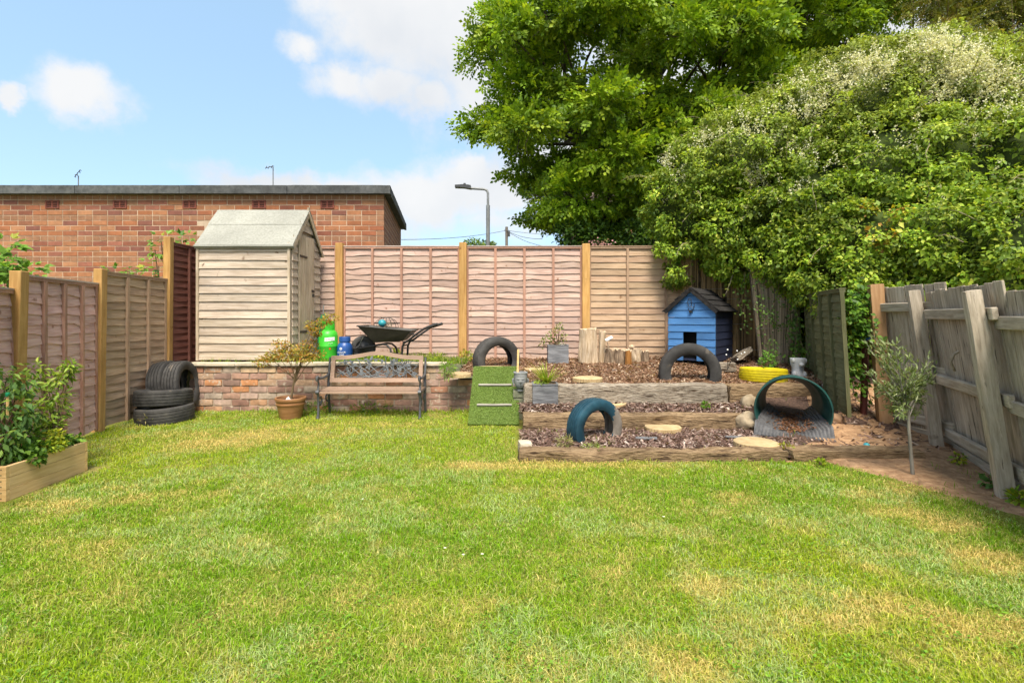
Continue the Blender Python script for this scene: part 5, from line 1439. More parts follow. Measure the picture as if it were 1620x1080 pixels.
# ------------------------------------------------------------------ blue hutch
def hutch():
    th = R(-38)            # turned so that its right side shows
    c = Vector((2.485, 7.0))
    W, D, He, Ha = .645, .80, .70, .985
    t = thing('blue_hutch', 'blue-painted boarded animal hutch with black shingle roof and small doorway', 'hutch', (c.x, c.y, .605), th)
    # local: x right, y back, front at y = 0
    n = 7; pitch = He/n
    door = (-.115, .075, .085, .375)
    for k in range(n+3):
        z0 = k*pitch; z1 = z0+pitch-.004
        if z0 >= Ha-.03: break
        def hw(z): return W/2 if z <= He else W/2*(Ha-z)/(Ha-He)
        a0, a1 = hw(z0), max(hw(z1), .004)
        spans = [(-1, 1)]
        dz0, dz1 = door[2], door[3]
        if z0+.01 < dz1 and z1-.01 > dz0: spans = [(-1, door[0]), (door[1], 1)]
        for u, v in spans:
            l0 = -a0 if u == -1 else u; l1 = -a1 if u == -1 else u
            r0 = a0 if v == 1 else v; r1 = a1 if v == 1 else v
            b = MB()
            b.add([(l0, -.018, z0), (r0, -.018, z0), (r1, -.009, z1), (l1, -.009, z1), (l0, .004, z0), (r0, .004, z0), (r1, .004, z1), (l1, .004, z1)],
                  [(0, 1, 2, 3), (4, 7, 6, 5), (0, 4, 5, 1), (1, 5, 6, 2), (2, 6, 7, 3), (3, 7, 4, 0)])
            obj('front_board', b, MT['bluewood'], t)
    for k in range(n):
        z0 = k*pitch; z1 = z0+pitch-.004
        for sx in (-1, 1):
            b = MB(); xa = sx*W/2
            b.add([(xa+sx*.014, 0, z0), (xa+sx*.014, D, z0), (xa+sx*.006, D, z1), (xa+sx*.006, 0, z1), (xa-sx*.004, 0, z0), (xa-sx*.004, D, z0), (xa-sx*.004, D, z1), (xa-sx*.004, 0, z1)],
                  [(0, 1, 2, 3), (4, 7, 6, 5), (0, 4, 5, 1), (1, 5, 6, 2), (2, 6, 7, 3), (3, 7, 4, 0)])
            obj('side_board', b, MT['blue_shaded'] if sx > 0 else MT['bluewood'], t)  # right boards carry the shade in their colour
    m = MB(); m.prism([(-W/2+.01, .0), (W/2-.01, 0), (W/2-.01, He), (0, Ha-.02), (-W/2+.01, He)], D-.02, D); obj('back_wall', m, MT['blue_shaded'], t)
    m = MB(); m.prism([(-W/2+.01, .0), (W/2-.01, 0), (W/2-.01, He), (0, Ha-.02), (-W/2+.01, He)], .20, .21); obj('doorway_shade_sheet', m, MT['dark'], t)  # near-black sheet added as the shade seen through the doorway
    m = MB(); m.box(-W/2+.012, W/2-.012, .006, D-.03, .0, .02); obj('floor', m, MT['blue_shaded'], t)
    for k in range(2):
        b = MB(); xx = (-W/2, W/2)[k]; b.box(xx-.004+(-.014 if k == 0 else 0), xx+.018+(-.0 if k else -.014), -.022, -.0185, .0, He-.01)
    sl = math.atan2(Ha-He, W/2); Ls = math.hypot(W/2, Ha-He)+.05
    for s in (-1, 1):
        b = MB(); b.box(-.0, Ls, -.05, D+.04, 0, .012)
        o = obj('roof_slope', b, MT['felt_black'], t)
        base = Matrix.Translation((0, 0, Ha+.004))
        o.matrix_local = base @ (Matrix.Rotation(sl, 4, 'Y') if s > 0 else Matrix.Translation((0, D-.01, 0)) @ Matrix.Rotation(math.pi, 4, 'Z') @ Matrix.Rotation(sl, 4, 'Y'))
        for q in range(4):
            st = rough_box('shingle_strip', Ls/4+.035, D+.10, .016, .05, .005, .004, q+5*s)
            obj('shingle_strip', st, MT['felt_black'], o, (Ls*(q+.5)/4+.008, D/2-.005, .017), (0, R(-7), 0))
        b = MB(); b.box(.0, Ls-.0, -.062, -.0505, -.03, .012) if s > 0 else b.box(.0, Ls, D+.0405, D+.052, -.03, .012)
        obj('bargeboard', b, MT['felt_black'], o)
    # wire ornament on the gable
    m = MB()
    m.tube([(-.03, -.03, .86), (-.045, -.03, .80), (-.02, -.03, .74), (-.035, -.03, .70), (.0, -.03, .695), (.035, -.03, .71), (.05, -.03, .76), (.045, -.03, .79)], .0045, 6)
    m.tube([(-.03, -.03, .86), (.0, -.03, .85), (.015, -.03, .80), (.0, -.03, .75), (.03, -.03, .73)], .0045, 6)
    m.box(-.02, .02, -.045, -.015, .665, .69)
    obj('wire_ornament', m, MT['blackpaint'], t)
hutch()
t = rough_box('timber_block', .27, .16, .115, .03, .005, .01, 3); o = obj('timber_block', t, MT['sleeper_grey'], None, (2.78, 6.62, .50), (0, 0, R(-12))); tag(o, 'mossy timber block under the near corner of the blue hutch', 'block')
t = rough_box('timber_block', .28, .17, .07, .03, .005, .01, 6); o = obj('timber_block', t, MT['sleeper_grey'], None, (3.19, 6.98, .66), (R(-18), R(-28), R(20))); tag(o, 'mossy slab tipped up against the rotten reed screen', 'block')

# pale owl-like pot
y = 6.22
t = thing('owl_pot', 'pale grey figure-shaped stone pot behind the yellow tyre', 'pot', (px2x(1262, y), y, .44))
m = MB(); m.lathe([(.078, 0), (.082, .02), (.066, .08), (.066, .15), (.080, .19), (.088, .25), (.085, .265), (.07, .265), (.066, .22), (0, .21)], 28); obj('body', m, MT['paleplant'], t, smooth=50)
for s in (-1, 1): obj('ear', blob('ear', .026, .03, .034, 2, .1, 2, 1), MT['paleplant'], t, (s*.07, -.03, .235)); obj('paw', blob('paw', .03, .03, .05, 2, .1, 2, 2), MT['paleplant'], t, (s*.06, -.04, .06))
obj('snout', blob('snout', .03, .035, .026, 2, .1, 2, 4), MT['paleplant'], t, (0, -.075, .19))

# ------------------------------------------------------------------ teal tunnel
def tunnel():
    a = Vector((2.72, 4.90, .30)); c = Vector((2.98, 5.45, .325))
    t = thing('play_tunnel', 'dark teal plastic barrel laid on its side as a tunnel', 'tunnel', (a.x, a.y, .0))
    d = (c-a).normalized()
    rot = Vector((0, 0, 1)).rotation_difference(d).to_matrix().to_4x4()
    L = (c-a).length
    prof = [(.335, 0), (.341, .010), (.331, .018), (.328, .14), (.320, .15), (.314, .28), (.305, .29), (.292, .42), (.268, .49), (.240, .54), (.228, .61),
            (.218, .61), (.229, .54), (.257, .48), (.281, .41), (.294, .28), (.303, .27), (.309, .14), (.317, .13), (.320, .018), (.327, .0)]
    m = MB(); m.lathe(prof, 64, closed=True)
    o = obj('shell', m, MT['teal'], t, smooth=40); o.matrix_local = Matrix.Translation(a-Vector(t.location)) @ rot
    # ribbed black mat running through the bottom and out at the front
    m = MB(); n = 44; vs = []; rows = 10
    side = Vector((d.y, -d.x, 0)).normalized()
    flat = Vector((d.x, d.y, 0)).normalized()
    for i in range(rows+1):
        u = i/rows; s = -.16+u*(L+.05)
        hw = np.interp(u, [0, .2, 1], [.35, .33, .20])
        for k in range(n+1):
            v = k/n*2-1
            sag = .10*v*v*(0 if u < .15 else 1)
            z = np.interp(u, [0, .18, .4, 1], [.072, .085, .11, .19])+sag+(.010 if k % 2 else 0)
            p = Vector((a.x, a.y, 0))+flat*(s*1.0)+side*(v*hw)
            vs.append((p.x-t.location.x, p.y-t.location.y, z))
    m.add(vs, [(i*(n+1)+k, i*(n+1)+k+1, (i+1)*(n+1)+k+1, (i+1)*(n+1)+k) for i in range(rows) for k in range(n)])
    o = obj('ribbed_mat', m, MT['mat'], t)
    md = o.modifiers.new('thickness', 'SOLIDIFY'); md.thickness = .012
    # chips trodden into the tunnel
    q = 420; u = rng.uniform(.22, .95, q); v = rng.normal(0, .32, q)
    s = -.16+u*(L+.05); hw = np.interp(u, [0, .2, 1], [.33, .30, .20])
    pts = np.stack([a.x+flat.x*s+side.x*v*hw, a.y+flat.y*s+side.y*v*hw, np.interp(u, [0, .18, .4, 1], [.072, .085, .11, .19])+.10*v*v+.016], 1)-np.array([t.location.x, t.location.y, 0])
    lf_ = leaf_mesh('litter', pts, rand_dirs(q)*np.array([1, 1, .25]), np.tile([[0, 0, 1.]], (q, 1))+.3*rand_dirs(q), rng.uniform(.025, .055, q), rng.uniform(.012, .022, q), mixcol(q, [(.24, .11, .06), (.34, .18, .10), (.14, .07, .04)]))
    obj('leaf_litter', lf_, MT['petal'], t, kind='stuff')
tunnel()
def rock(label, px, py, z, rx, ry, rz_, seed, mat='boulder', rz=0.0):
    g = G(px, py, z)
    o = obj('boulder', blob('boulder', rx, ry, rz_, 4, .22, 1.3, seed), MT[mat], None, (g.x, g.y+ry*.6, z+rz_*.72), (0, 0, rz)); tag(o, label, 'boulder', 'boulders beside the tunnel')
rock('round pale boulder left of the tunnel mouth', 1187, 681, .06, .125, .12, .105, 2)
rock('angular pale boulder behind the round one, leaning on the tunnel', 1190, 657, .12, .145, .10, .13, 5, rz=.5)
rock('low brown boulder right of the tunnel against the sandy soil', 1326, 675, .10, .10, .09, .075, 8, 'boulder_brown')
b = obj('small_ball', blob('small_ball', .027, .027, .027, 3, 0, 1), MT['tealplastic'], None, tuple(P(1371, 703, 4.45))); tag(b, 'small turquoise ball lying on the sandy soil', 'ball')
b.location.z = float(sand_h(b.location.x, b.location.y))+.022
# plastic liner corners showing through the bark
for k, (px, py, z, sx, sy, lab) in enumerate(((1022, 694, .065, .10, .035, 'scrap of grey liner showing through the lower bark bed near the tyre'), (966, 585.5, .485, .10, .06, 'scrap of grey liner showing through the upper bark bed'), (1175, 692.5, .066, .16, .014, 'thin strip of grey liner edge beside the stepping stone'))):
    g = G(px, py, z); o = obj('liner_scrap', rough_box('liner_scrap', sx*2, sy*2, .012, .03, .006, .004, k), MT['slate'], None, (g.x, g.y, z+.004), (0, 0, random.uniform(-.2, .2))); tag(o, lab, 'liner')
# pipe and blue tap box in the gap beside the orange post
y = 5.35
o = MB(); o.tube([(0, 0, .0), (0.02, 0, .65), (.0, 0, 1.2)], .035, 10); o = obj('drain_pipe', o, MT['brownpipe'], None, (px2x(1366, y), y, .15), smooth=60); tag(o, 'dark brown pipe in the ivy gap left of the orange post', 'pipe')
o = obj('blue_box', bevel_box('blue_box', .10, .06, .065, .008), MT['brightblue'], None, (px2x(1361, y), y-.06, P(0, 537, y).z)); tag(o, 'small bright blue plastic box hanging in the ivy gap', 'box')

# ------------------------------------------------------------------ raised planter on the left
def raised_bed():
    x1 = -3.33; y0, y1 = 3.34, 4.00; x0 = -4.05
    t = thing('raised_bed', 'new pale pine raised planter box on the lawn at the left edge', 'planter box', (x1, y0, 0))
    W = x1-x0; D = y1-y0
    yaw = R(3)
    t.rotation_euler.z = yaw
    hs = [(0, .075), (.077, .152), (.154, .229)]
    for k, (a, b_) in enumerate(hs):
        m = bevel_box('plank', W, .028, b_-a, .0015, .0005, k); obj('plank', m, MT['newwood'], t, (-W/2-.0, .0, a))
        m = bevel_box('plank', .028, D-.0285, b_-a, .0015, .0005, k+4); obj('plank', m, MT['newwood_y'], t, (-.014, .0145+(D-.0285)/2, a))
        m = bevel_box('plank', W, .028, b_-a, .004, .001, k+8); obj('plank', m, MT['newwood'], t, (-W/2, D, a))
        for q in (0, 1):
            s = MB(); s.tube([(-.03, -.0135, a+.02+q*.036), (-.03, -.0165, a+.02+q*.036)], .0035, 8); obj('screw', s, MT['blackpaint'], t)
    m = MB(); m.box(-W+.01, -.0285, .0145, D-.0145, .0, .185); obj('soil', m, MT['soil'], t)
    return t
raised_bed()
# ------------------------------------------------------------------ plants
def cloud(ctr, rad, n, shell=.5):
    d = rand_dirs(n); r = (shell+(1-shell)*rng.random(n))**(1/1.5)
    return np.array(ctr)+d*r[:, None]*np.array(rad), d
def foliage(name, pts, out, L, W, cols, w, parent, droop=.2, mat='leaf', jit=.15, upn=.6):
    n = len(pts)
    ax = unit(out*.8+rand_dirs(n)*.7+np.array([[0, 0, -droop]]))
    nr = unit(np.tile([[0, 0, upn]], (n, 1))+out*.5+rand_dirs(n)*.45)
    LL = L*rng.uniform(.7, 1.25, n); WW = W*rng.uniform(.75, 1.2, n)
    return obj(name, leaf_mesh(name, pts, ax, nr, LL, WW, mixcol(n, cols, w, jit)), MT[mat], parent)

# --- ash tree beyond the back fence
ASHG = [(.17, .285, .015), (.25, .37, .02), (.10, .18, .014), (.35, .45, .028)]
def inpoly(x, y, poly):
    c = False; j = len(poly)-1
    for i in range(len(poly)):
        if ((poly[i][1] > y) != (poly[j][1] > y)) and (x < (poly[j][0]-poly[i][0])*(y-poly[i][1])/(poly[j][1]-poly[i][1])+poly[i][0]): c = not c
        j = i
    return c
def sprays(base, dirs, n_pair, L, lw, cols, w):
    """pinnate leaves: base (n,3), dirs (n,3)"""
    n = len(base); dirs = unit(dirs)
    up = unit(np.tile([[0, 0, .8]], (n, 1))+.9*rand_dirs(n))
    side = unit(np.cross(dirs, up)); up = np.cross(side, dirs)
    P_, A_, N_, S_, C_ = [], [], [], [], []
    col = mixcol(n, cols, w, .10)
    LL = L*rng.uniform(.75, 1.25, n)[:, None]
    for k in range(n_pair+1):
        u = (k+.6)/(n_pair+.6)
        p = base+dirs*LL*u-up*(LL*.25*u*u)
        for s in ((-1, 1) if k < n_pair else (0,)):
            a = dirs*(.55 if s else 1)+side*s*.85-up*.18+rand_dirs(n)*.12
            P_.append(p); A_.append(a); N_.append(up+.3*rand_dirs(n)); S_.append(LL[:, 0]*(.36 if n_pair > 2 else .56)); C_.append(col*(1+.10*rng.normal(size=(n, 1))))
    Pq, A, N, S, C = [np.concatenate(q) for q in (P_, A_, N_, S_, C_)]
    return Pq, A, N, S, S*lw, np.clip(C, .004, 1)
def ash():
    Y0 = 12.0
    base = Vector((4.6, 12.6, 0))
    t = thing('ash_tree', 'large bright green ash tree behind the back fence', 'tree', base)
    poly = [(860, -170), (800, -40), (745, 30), (735, 70), (750, 130), (768, 165), (706, 228), (704, 258), (768, 300), (815, 318), (838, 306), (852, 330), (868, 388), (905, 396), (1000, 396), (1120, 380), (1150, 250), (1250, 160), (1440, 60), (1440, -80), (1330, -180), (1100, -230)]
    clumps = []
    rr = random.Random(12)
    # clumps along the outline give it its ragged edge, others fill the body
    tries = 0
    while len(clumps) < 185 and tries < 14000:
        tries += 1
        px, py = rr.uniform(690, 1450), rr.uniform(-230, 400)
        if not inpoly(px, py, poly): continue
        edge = not all(inpoly(px+dx, py+dy, poly) for dx, dy in ((-45, 0), (45, 0), (0, 40), (0, -40)))
        y = Y0+(rr.uniform(-1.0, 1.0) if edge else rr.uniform(-2.6, 2.4))
        # hold the outline where it is whatever the depth
        p = P(px, py, y)
        if p.z < 2.15: continue
        r = rr.uniform(.42, .72) if edge else rr.uniform(.55, .95)
        if edge: p = p+(P(1050, 130, Y0)-p).normalized()*r*.30
        u_ = 810+FOC*p.x/p.y; v_ = 500-FOC*(p.z-EYE)/p.y; rp = FOC*r/p.y
        if u_-rp < 785 and v_+.8*rp > 278: continue
        if any((p-q).length < .50*(r+s) for q, s in clumps): continue
        clumps.append((p, r))
    # limbs
    m = MB(); B = Vector((0, 0, 0))
    forks = []
    tops = [Vector((-.5, -.4, 4.2)), Vector((.7, .2, 5.0)), Vector((-1.6, -.3, 5.2)), Vector((.1, -.9, 6.4)), Vector((1.8, .6, 5.6)), Vector((-2.6, -.6, 3.6)), Vector((-3.4, -.6, 6.0)), Vector((3.2, .2, 6.6)), Vector((-1.4, -.5, 8.0))]
    m.tube([B, B+Vector((.05, 0, 1.2)), B+Vector((-.1, -.05, 2.6))], [.34, .27, .23], 12)
    for q in tops:
        a = Vector((-.1, -.05, 2.5)); mid = a.lerp(q, .5)+Vector((rr.uniform(-.2, .2), rr.uniform(-.2, .2), .25))
        m.tube([a, mid, q], [.15, .10, .055], 8); forks += [(a.lerp(mid, f_), .10) for f_ in (.35, .55, .75, .92)]+[(mid.lerp(q, f_), .07-.02*f_) for f_ in (.1, .25, .4, .55, .7, .85, 1)]
    obj('trunk', m, MT['trunk'], t, smooth=70)
    m = MB()
    for p, r in clumps:
        c = p-base
        f, fr = min(forks, key=lambda q: (q[0]-c).length*rr.uniform(.75, 1.35)+.4*max(0, q[0].z-c.z+.2))
        mid = f.lerp(c, .55)+Vector((rr.uniform(-.2, .2), rr.uniform(-.2, .2), rr.uniform(-.1, .2)))
        m.tube([f, mid, c], [min(fr, .045), .028, .012], 6)
        for k in range(5):
            d = Vector((rr.gauss(0, 1), rr.gauss(0, 1), rr.gauss(0, .7))).normalized()*r*.85
            m.tube([c-(c-mid)*.25, c+d*.5+Vector((0, 0, .05)), c+d], [.012, .008, .004], 5)
    obj('branches', m, MT['trunk'], t, smooth=70)
    Bs, Ds, Ts = [], [], []
    for p, r in clumps:
        out_ = 500-FOC*(p.z-EYE)/p.y < -60 or p.y > 13.2
        n = int((120 if out_ else 285)*(r/.6)**2)
        c = np.array(p-base)
        d = rand_dirs(n); d[:, 2] = np.abs(d[:, 2])*1.0-.35; d = unit(d)
        rad = r*(.35+.65*rng.random(n)**.6)
        # small twig-end tufts
        kk = 8; tips = rand_dirs(kk); tips[:, 2] += .15
        sel = rng.integers(0, kk, n)
        q = c+(.45*d+.65*tips[sel])*rad[:, None]*np.array([1.1, 1.0, .72])
        Bs.append(q); Ds.append(unit(d*.5+tips[sel]*.6+.5*rand_dirs(n)+np.array([[0, 0, -.25]]))); Ts.append(np.full(n, rng.normal(0, .16)))
    Bq = np.concatenate(Bs); Dq = np.concatenate(Ds)
    Pq, A, N, S, W_, C = sprays(Bq, Dq, 2, .165, .66, ASHG, [.36, .30, .18, .16])
    C = np.clip(C*np.tile(1+np.concatenate(Ts), len(C)//len(Bq))[:, None], .01, .8)
    obj('crown', leaf_mesh('crown', Pq, A, N, S, W_, C, .05), MT['leaf'], t)
ash()

# --- loose pale tree at the top right
def pale_tree():
    base = Vector((9.6, 11.0, 0))
    t = thing('acacia_tree', 'loose olive-green tree at the top right above the vine', 'tree', base)
    rr = random.Random(3); m = MB()
    cl = []
    for k in range(120):
        px, py = rr.uniform(1440, 1690), rr.uniform(-90, 160)
        if 1430 < px < 1480 and 15 < py < 80: continue
        if 1505 < px < 1550 and -5 < py < 22: continue
        cl.append((P(px, py, rr.uniform(9.8, 11.6)), rr.uniform(.3, .55)))
    m.tube([(0, 0, 0), (-.1, 0, 2), (.1, 0, 4)], [.22, .17, .12], 10)
    obj('trunk', m, MT['trunk'], t, smooth=70)
    m = MB()
    for p, r in cl:
        c = p-base; a = Vector((c.x*.3, c.y*.3, rr.uniform(3.0, 4.2)))
        m.tube([a, a.lerp(c, .5)+Vector((rr.uniform(-.4, .4), rr.uniform(-.3, .3), .1)), c], [.028, .018, .006], 6)
    obj('branches', m, MT['twig'], t, smooth=70)
    Bs, Ds = [], []
    for p, r in cl:
        n = int(130*(r/.5)**2); c = np.array(p-base); d = rand_dirs(n)
        Bs.append(c+d*(r*(.2+.8*rng.random(n)**.6))[:, None]); Ds.append(d+np.array([[0, 0, -.3]]))
    q = sprays(np.concatenate(Bs), np.concatenate(Ds), 4, .17, .42, [(.20, .22, .03), (.28, .28, .05), (.13, .17, .03), (.33, .27, .07)], [.35, .3, .2, .15])
    obj('crown', leaf_mesh('crown', *q, .05), MT['leaf'], t)
pale_tree()

# --- the flowering vine smothering the right boundary
def vine():
    t = thing('climbing_vine', 'huge mound of flowering climbing vine smothering the right fence', 'vine', (5.5, 7.0, 0))
    o = np.array([5.5, 7.0, 0])
    sp = [(1082, 318, 7.95, .52), (1122, 300, 8.0, .78), (1185, 280, 7.9, .95), (1262, 248, 7.8, 1.02), (1350, 205, 7.6, 1.08), (1440, 205, 7.5, 1.16), (1535, 222, 7.4, 1.14), (1635, 245, 7.3, 1.12), (1740, 270, 7.0, 1.1),
          (1100, 352, 7.75, .42), (1165, 362, 7.55, .55), (1232, 366, 7.25, .60), (1300, 330, 7.1, .80), (1395, 300, 6.9, .95), (1490, 300, 6.7, .95), (1590, 300, 6.4, .95), (1700, 320, 6.0, .95),
          (1245, 398, 6.85, .36), (1312, 402, 6.55, .50), (1372, 392, 6.2, .55), (1450, 392, 6.0, .60), (1540, 400, 5.6, .55), (1630, 410, 5.2, .55),
          (1308, 436, 6.2, .26), (1338, 455, 5.95, .27), (1362, 470, 5.75, .20), (1290, 425, 6.4, .26), (1200, 405, 7.2, .25), (1160, 400, 7.45, .25), (1430, 440, 5.9, .3), (1520, 445, 5.6, .3), (1600, 455, 5.2, .3),
          (1830, 320, 6.4, 1.0), (1760, 420, 5.2, .7), (1880, 420, 4.6, .7), (1072, 395, 7.72, .17), (1070, 420, 7.7, .12),
          (1330, 500, 7.2, .55), (1300, 470, 7.6, .6), (1390, 500, 6.6, .55), (1470, 490, 6.3, .5), (1570, 500, 5.6, .5), (1340, 540, 6.6, .4)]
    S = np.array([[*P(px, py, y), r] for px, py, y, r in sp])
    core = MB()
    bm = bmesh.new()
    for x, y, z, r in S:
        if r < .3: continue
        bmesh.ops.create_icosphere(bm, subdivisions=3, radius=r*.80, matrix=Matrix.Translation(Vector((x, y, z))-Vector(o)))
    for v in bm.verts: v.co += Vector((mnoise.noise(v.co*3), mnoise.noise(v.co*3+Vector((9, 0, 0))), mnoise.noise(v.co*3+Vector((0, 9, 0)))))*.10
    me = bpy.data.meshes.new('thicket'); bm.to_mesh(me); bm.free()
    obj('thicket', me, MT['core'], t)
    def surf(dens, lo, hi, cull=True):
        pts, nr = [], []
        for k, (x, y, z, r) in enumerate(S):
            n = int(dens*4*math.pi*r*r)
            d = rand_dirs(n)
            lump = 1+.09*np.array([mnoise.noise(Vector((q*r*2.6+S[k, :3]).tolist())) for q in d])*2
            p = S[k, :3]+d*(r*rng.uniform(lo, hi, n)*lump)[:, None]
            ok = np.ones(n, bool)
            for j, s in enumerate(S):
                if j != k: ok &= np.linalg.norm(p-s[:3], axis=1) > s[3]*(lo-.02)
            if cull: ok &= (d[:, 1] < .45)
            pts.append(p[ok]); nr.append(d[ok])
        return np.concatenate(pts), np.concatenate(nr)
    p1, d1 = surf(470, .86, 1.02)
    # tufts: secondary lumps riding on the mound break up its surface
    pc, dc = surf(34, .93, 1.06)
    P2, D2, T2 = [p1], [d1], [np.zeros(len(p1))-.08]
    for q, e in zip(pc, dc):
        r = rng.uniform(.06, .19)
        k = int(1080*2*math.pi*r*r)
        u = rand_dirs(k); u = np.where((u@e > -.2)[:, None], u, -u)
        sc = np.array([1.0, 1.0, .75])
        P2.append(q+e*.05+u*sc*(r*rng.uniform(.55, 1.12, k))[:, None]+np.array([0, 0, -.25*r])); D2.append(unit(u+e*.5)); T2.append(np.full(k, rng.normal(0, .28)))
    p = np.concatenate(P2); d = np.concatenate(D2); tone = np.concatenate(T2)
    n = len(p)
    g2 = np.array([mnoise.noise(Vector((q*.8+7).tolist())) for q in p])
    c = mixcol(n, [(.185, .29, .022), (.28, .39, .032), (.11, .195, .018), (.38, .45, .055)], [.34, .30, .2, .16], .15)
    c = c*np.clip(1+tone, .45, 1.7)[:, None]
    high = np.clip((p[:, 2]-3.0)/1.6, 0, 1)
    c = c*(1-.5*high[:, None])+np.array([.34, .37, .08])*.5*high[:, None]*np.clip(1+tone, .6, 1.4)[:, None]
    yl = (g2 > .26) & (p[:, 0] > 4.0) & (p[:, 2] < 2.8) & (rng.random(n) < .25)
    c[yl] = mixcol(int(yl.sum()), [(.55, .44, .03), (.42, .22, .04), (.50, .46, .06)])
    ax = unit(d*.55+rand_dirs(n)*.75+np.array([[0, 0, -.45]]))
    nr = unit(d*.7+np.array([[0, -.1, .6]])+rand_dirs(n)*.5)
    Ls = (.022+rng.gamma(3, .0080, n))*(1-.2*high)
    obj('foliage', leaf_mesh('foliage', p-o, ax, nr, Ls, Ls*.68, np.clip(c, .01, .6), .10, .38), MT['leaf'], t)
    # trailing stems that stick out of the mound
    m = MB(); rr = random.Random(6)
    idx = rng.choice(n, 420)
    LP, LD = [], []
    for i in idx:
        if p[i, 2] < 1.9: continue
        a = Vector(p[i]-o); dd = Vector(d[i]); pts = [a-dd*.15]
        cur = a.copy(); v = (dd+Vector((rr.uniform(-.4, .1), rr.uniform(-.3, .3), .25))).normalized()
        for k in range(6):
            cur = cur+v*rr.uniform(.045, .10); v = (v+Vector((rr.uniform(-.35, .2), rr.uniform(-.25, .25), -.20))).normalized(); pts.append(cur.copy())
            LP.append(np.array(cur)); LD.append(np.array(v))
        m.tube(pts, [.004]*4+[.003]*3, 4)
    obj('trailing_stems', m, MT['rope'], t, kind='stuff')
    LP = np.array(LP); LD = np.array(LD)
    foliage('stem_leaves', np.repeat(LP, 2, 0), np.repeat(LD, 2, 0)+.6*rand_dirs(2*len(LP)), .045, .030, [(.22, .30, .04), (.30, .33, .06), (.14, .23, .02)], None, t)
    # white panicles, mostly along the crest
    fx = []
    def cluster(px, py, sx, sy, k):
        for _ in range(k): fx.append((rr.gauss(px, sx), rr.gauss(py, sy)))
    cluster(1470, 88, 24, 18, 260); cluster(1525, 112, 32, 18, 260); cluster(1375, 112, 24, 12, 130); cluster(1320, 142, 34, 14, 120); cluster(1280, 155, 25, 12, 40); cluster(1590, 135, 30, 20, 110); cluster(1480, 155, 20, 14, 50)
    cluster(1130, 215, 40, 14, 55); cluster(1060, 260, 18, 22, 40); cluster(1265, 245, 18, 10, 28); cluster(1198, 285, 12, 18, 30); cluster(1260, 315, 16, 10, 24); cluster(1400, 190, 90, 40, 25); cluster(1300, 300, 120, 50, 15); cluster(1225, 190, 40, 15, 40); cluster(1560, 180, 40, 40, 30)
    FP, FD = [], []
    eye = np.array([0, 0, EYE])
    for px, py in fx:
        r0 = np.array(pdir(px, py)); best = None
        for x, y, z, r in S:
            oc = eye-np.array([x, y, z]); b_ = oc@r0; q = b_*b_-(oc@oc-r*r*1.10)
            if q > 0:
                h = -b_-math.sqrt(q)
                if best is None or h < best: best = h; ctr = np.array([x, y, z])
        if best is None: continue
        hit = eye+r0*best; nn = (hit-ctr)/np.linalg.norm(hit-ctr)
        dd = unit((nn*.5+np.array([0, 0, .7])+rng.normal(0, .35, 3))[None])[0]
        L = rr.uniform(.10, .24)
        for k in range(22):
            u = k/21; FP.append(hit+dd*L*u+rng.normal(0, .010+.012*(1-u), 3)); FD.append(dd)
    FP = np.array(FP); FD = np.array(FD); q = len(FP)
    obj('flowers', leaf_mesh('flowers', FP-o, FD*.3+rand_dirs(q), rand_dirs(q)+np.array([[0, -.4, .4]]), rng.uniform(.018, .034, q), rng.uniform(.014, .024, q), mixcol(q, [(.74, .72, .48), (.82, .80, .62), (.58, .60, .32)])), MT['petal'], t)
vine()

# --- ivy strands over the old screens
def ivy(label, spots, n, size=.04, cols=((.075, .16, .02), (.12, .22, .03), (.045, .10, .015))):
    p0 = P(*spots[0][:3])
    t = thing('ivy', label, 'ivy', p0)
    m = MB(); pts = []
    for px, py, y, qx, qy, k in spots:
        a, c = P(px, py, y)-p0, P(qx, qy, y)-p0
        line = [a.lerp(c, u/6)+Vector((random.uniform(-.03, .03), random.uniform(-.02, .02), 0)) for u in range(7)]
        m.tube(line, .004, 5)
        for _ in range(k):
            u = random.random()*6; i = min(int(u), 5); q = line[i].lerp(line[i+1], u-i); pts.append((q.x+random.gauss(0, .05), q.y-.02+random.gauss(0, .03), q.z+random.gauss(0, .04)))
    obj('stems', m, MT['twig'], t, kind='stuff')
    pts = np.array(pts); foliage('leaves', pts, np.tile([[0, -1., 0]], (len(pts), 1)), size, size*.85, list(cols), None, t, .5)
ivy('ivy creeping over the rotten grey reed screen', [(1200, 440, 6.75, 1215, 560, 90), (1230, 440, 6.7, 1222, 520, 70), (1190, 480, 6.7, 1235, 520, 50), (1215, 540, 6.6, 1225, 585, 70)], 0, .034)
ivy('dark ivy hanging between the reed screen and the narrow green panel', [(1250, 435, 6.6, 1252, 590, 190), (1262, 440, 6.5, 1258, 560, 110), (1268, 540, 6.4, 1262, 600, 60)], 0, .045)
ivy('ivy hanging in the gap left of the orange post', [(1352, 465, 5.3, 1352, 620, 200), (1360, 455, 5.25, 1356, 540, 170), (1345, 470, 5.2, 1344, 500, 70), (1372, 470, 5.3, 1374, 640, 60), (1390, 560, 5.1, 1385, 500, 20)], 0, .055, ((.10, .22, .02), (.16, .30, .03), (.06, .14, .015)))
ivy('ivy dangling over the end of the back fence above the hutch', [(1068, 395, 7.7, 1070, 425, 110), (1078, 390, 7.7, 1062, 405, 60), (1150, 410, 7.5, 1156, 440, 40)], 0, .045, ((.10, .22, .02), (.16, .30, .03)))
ivy('thin ivy down the shaded corner behind the hutch', [(1180, 430, 7.0, 1178, 520, 60), (1176, 430, 7.05, 1170, 490, 40)], 0, .04)

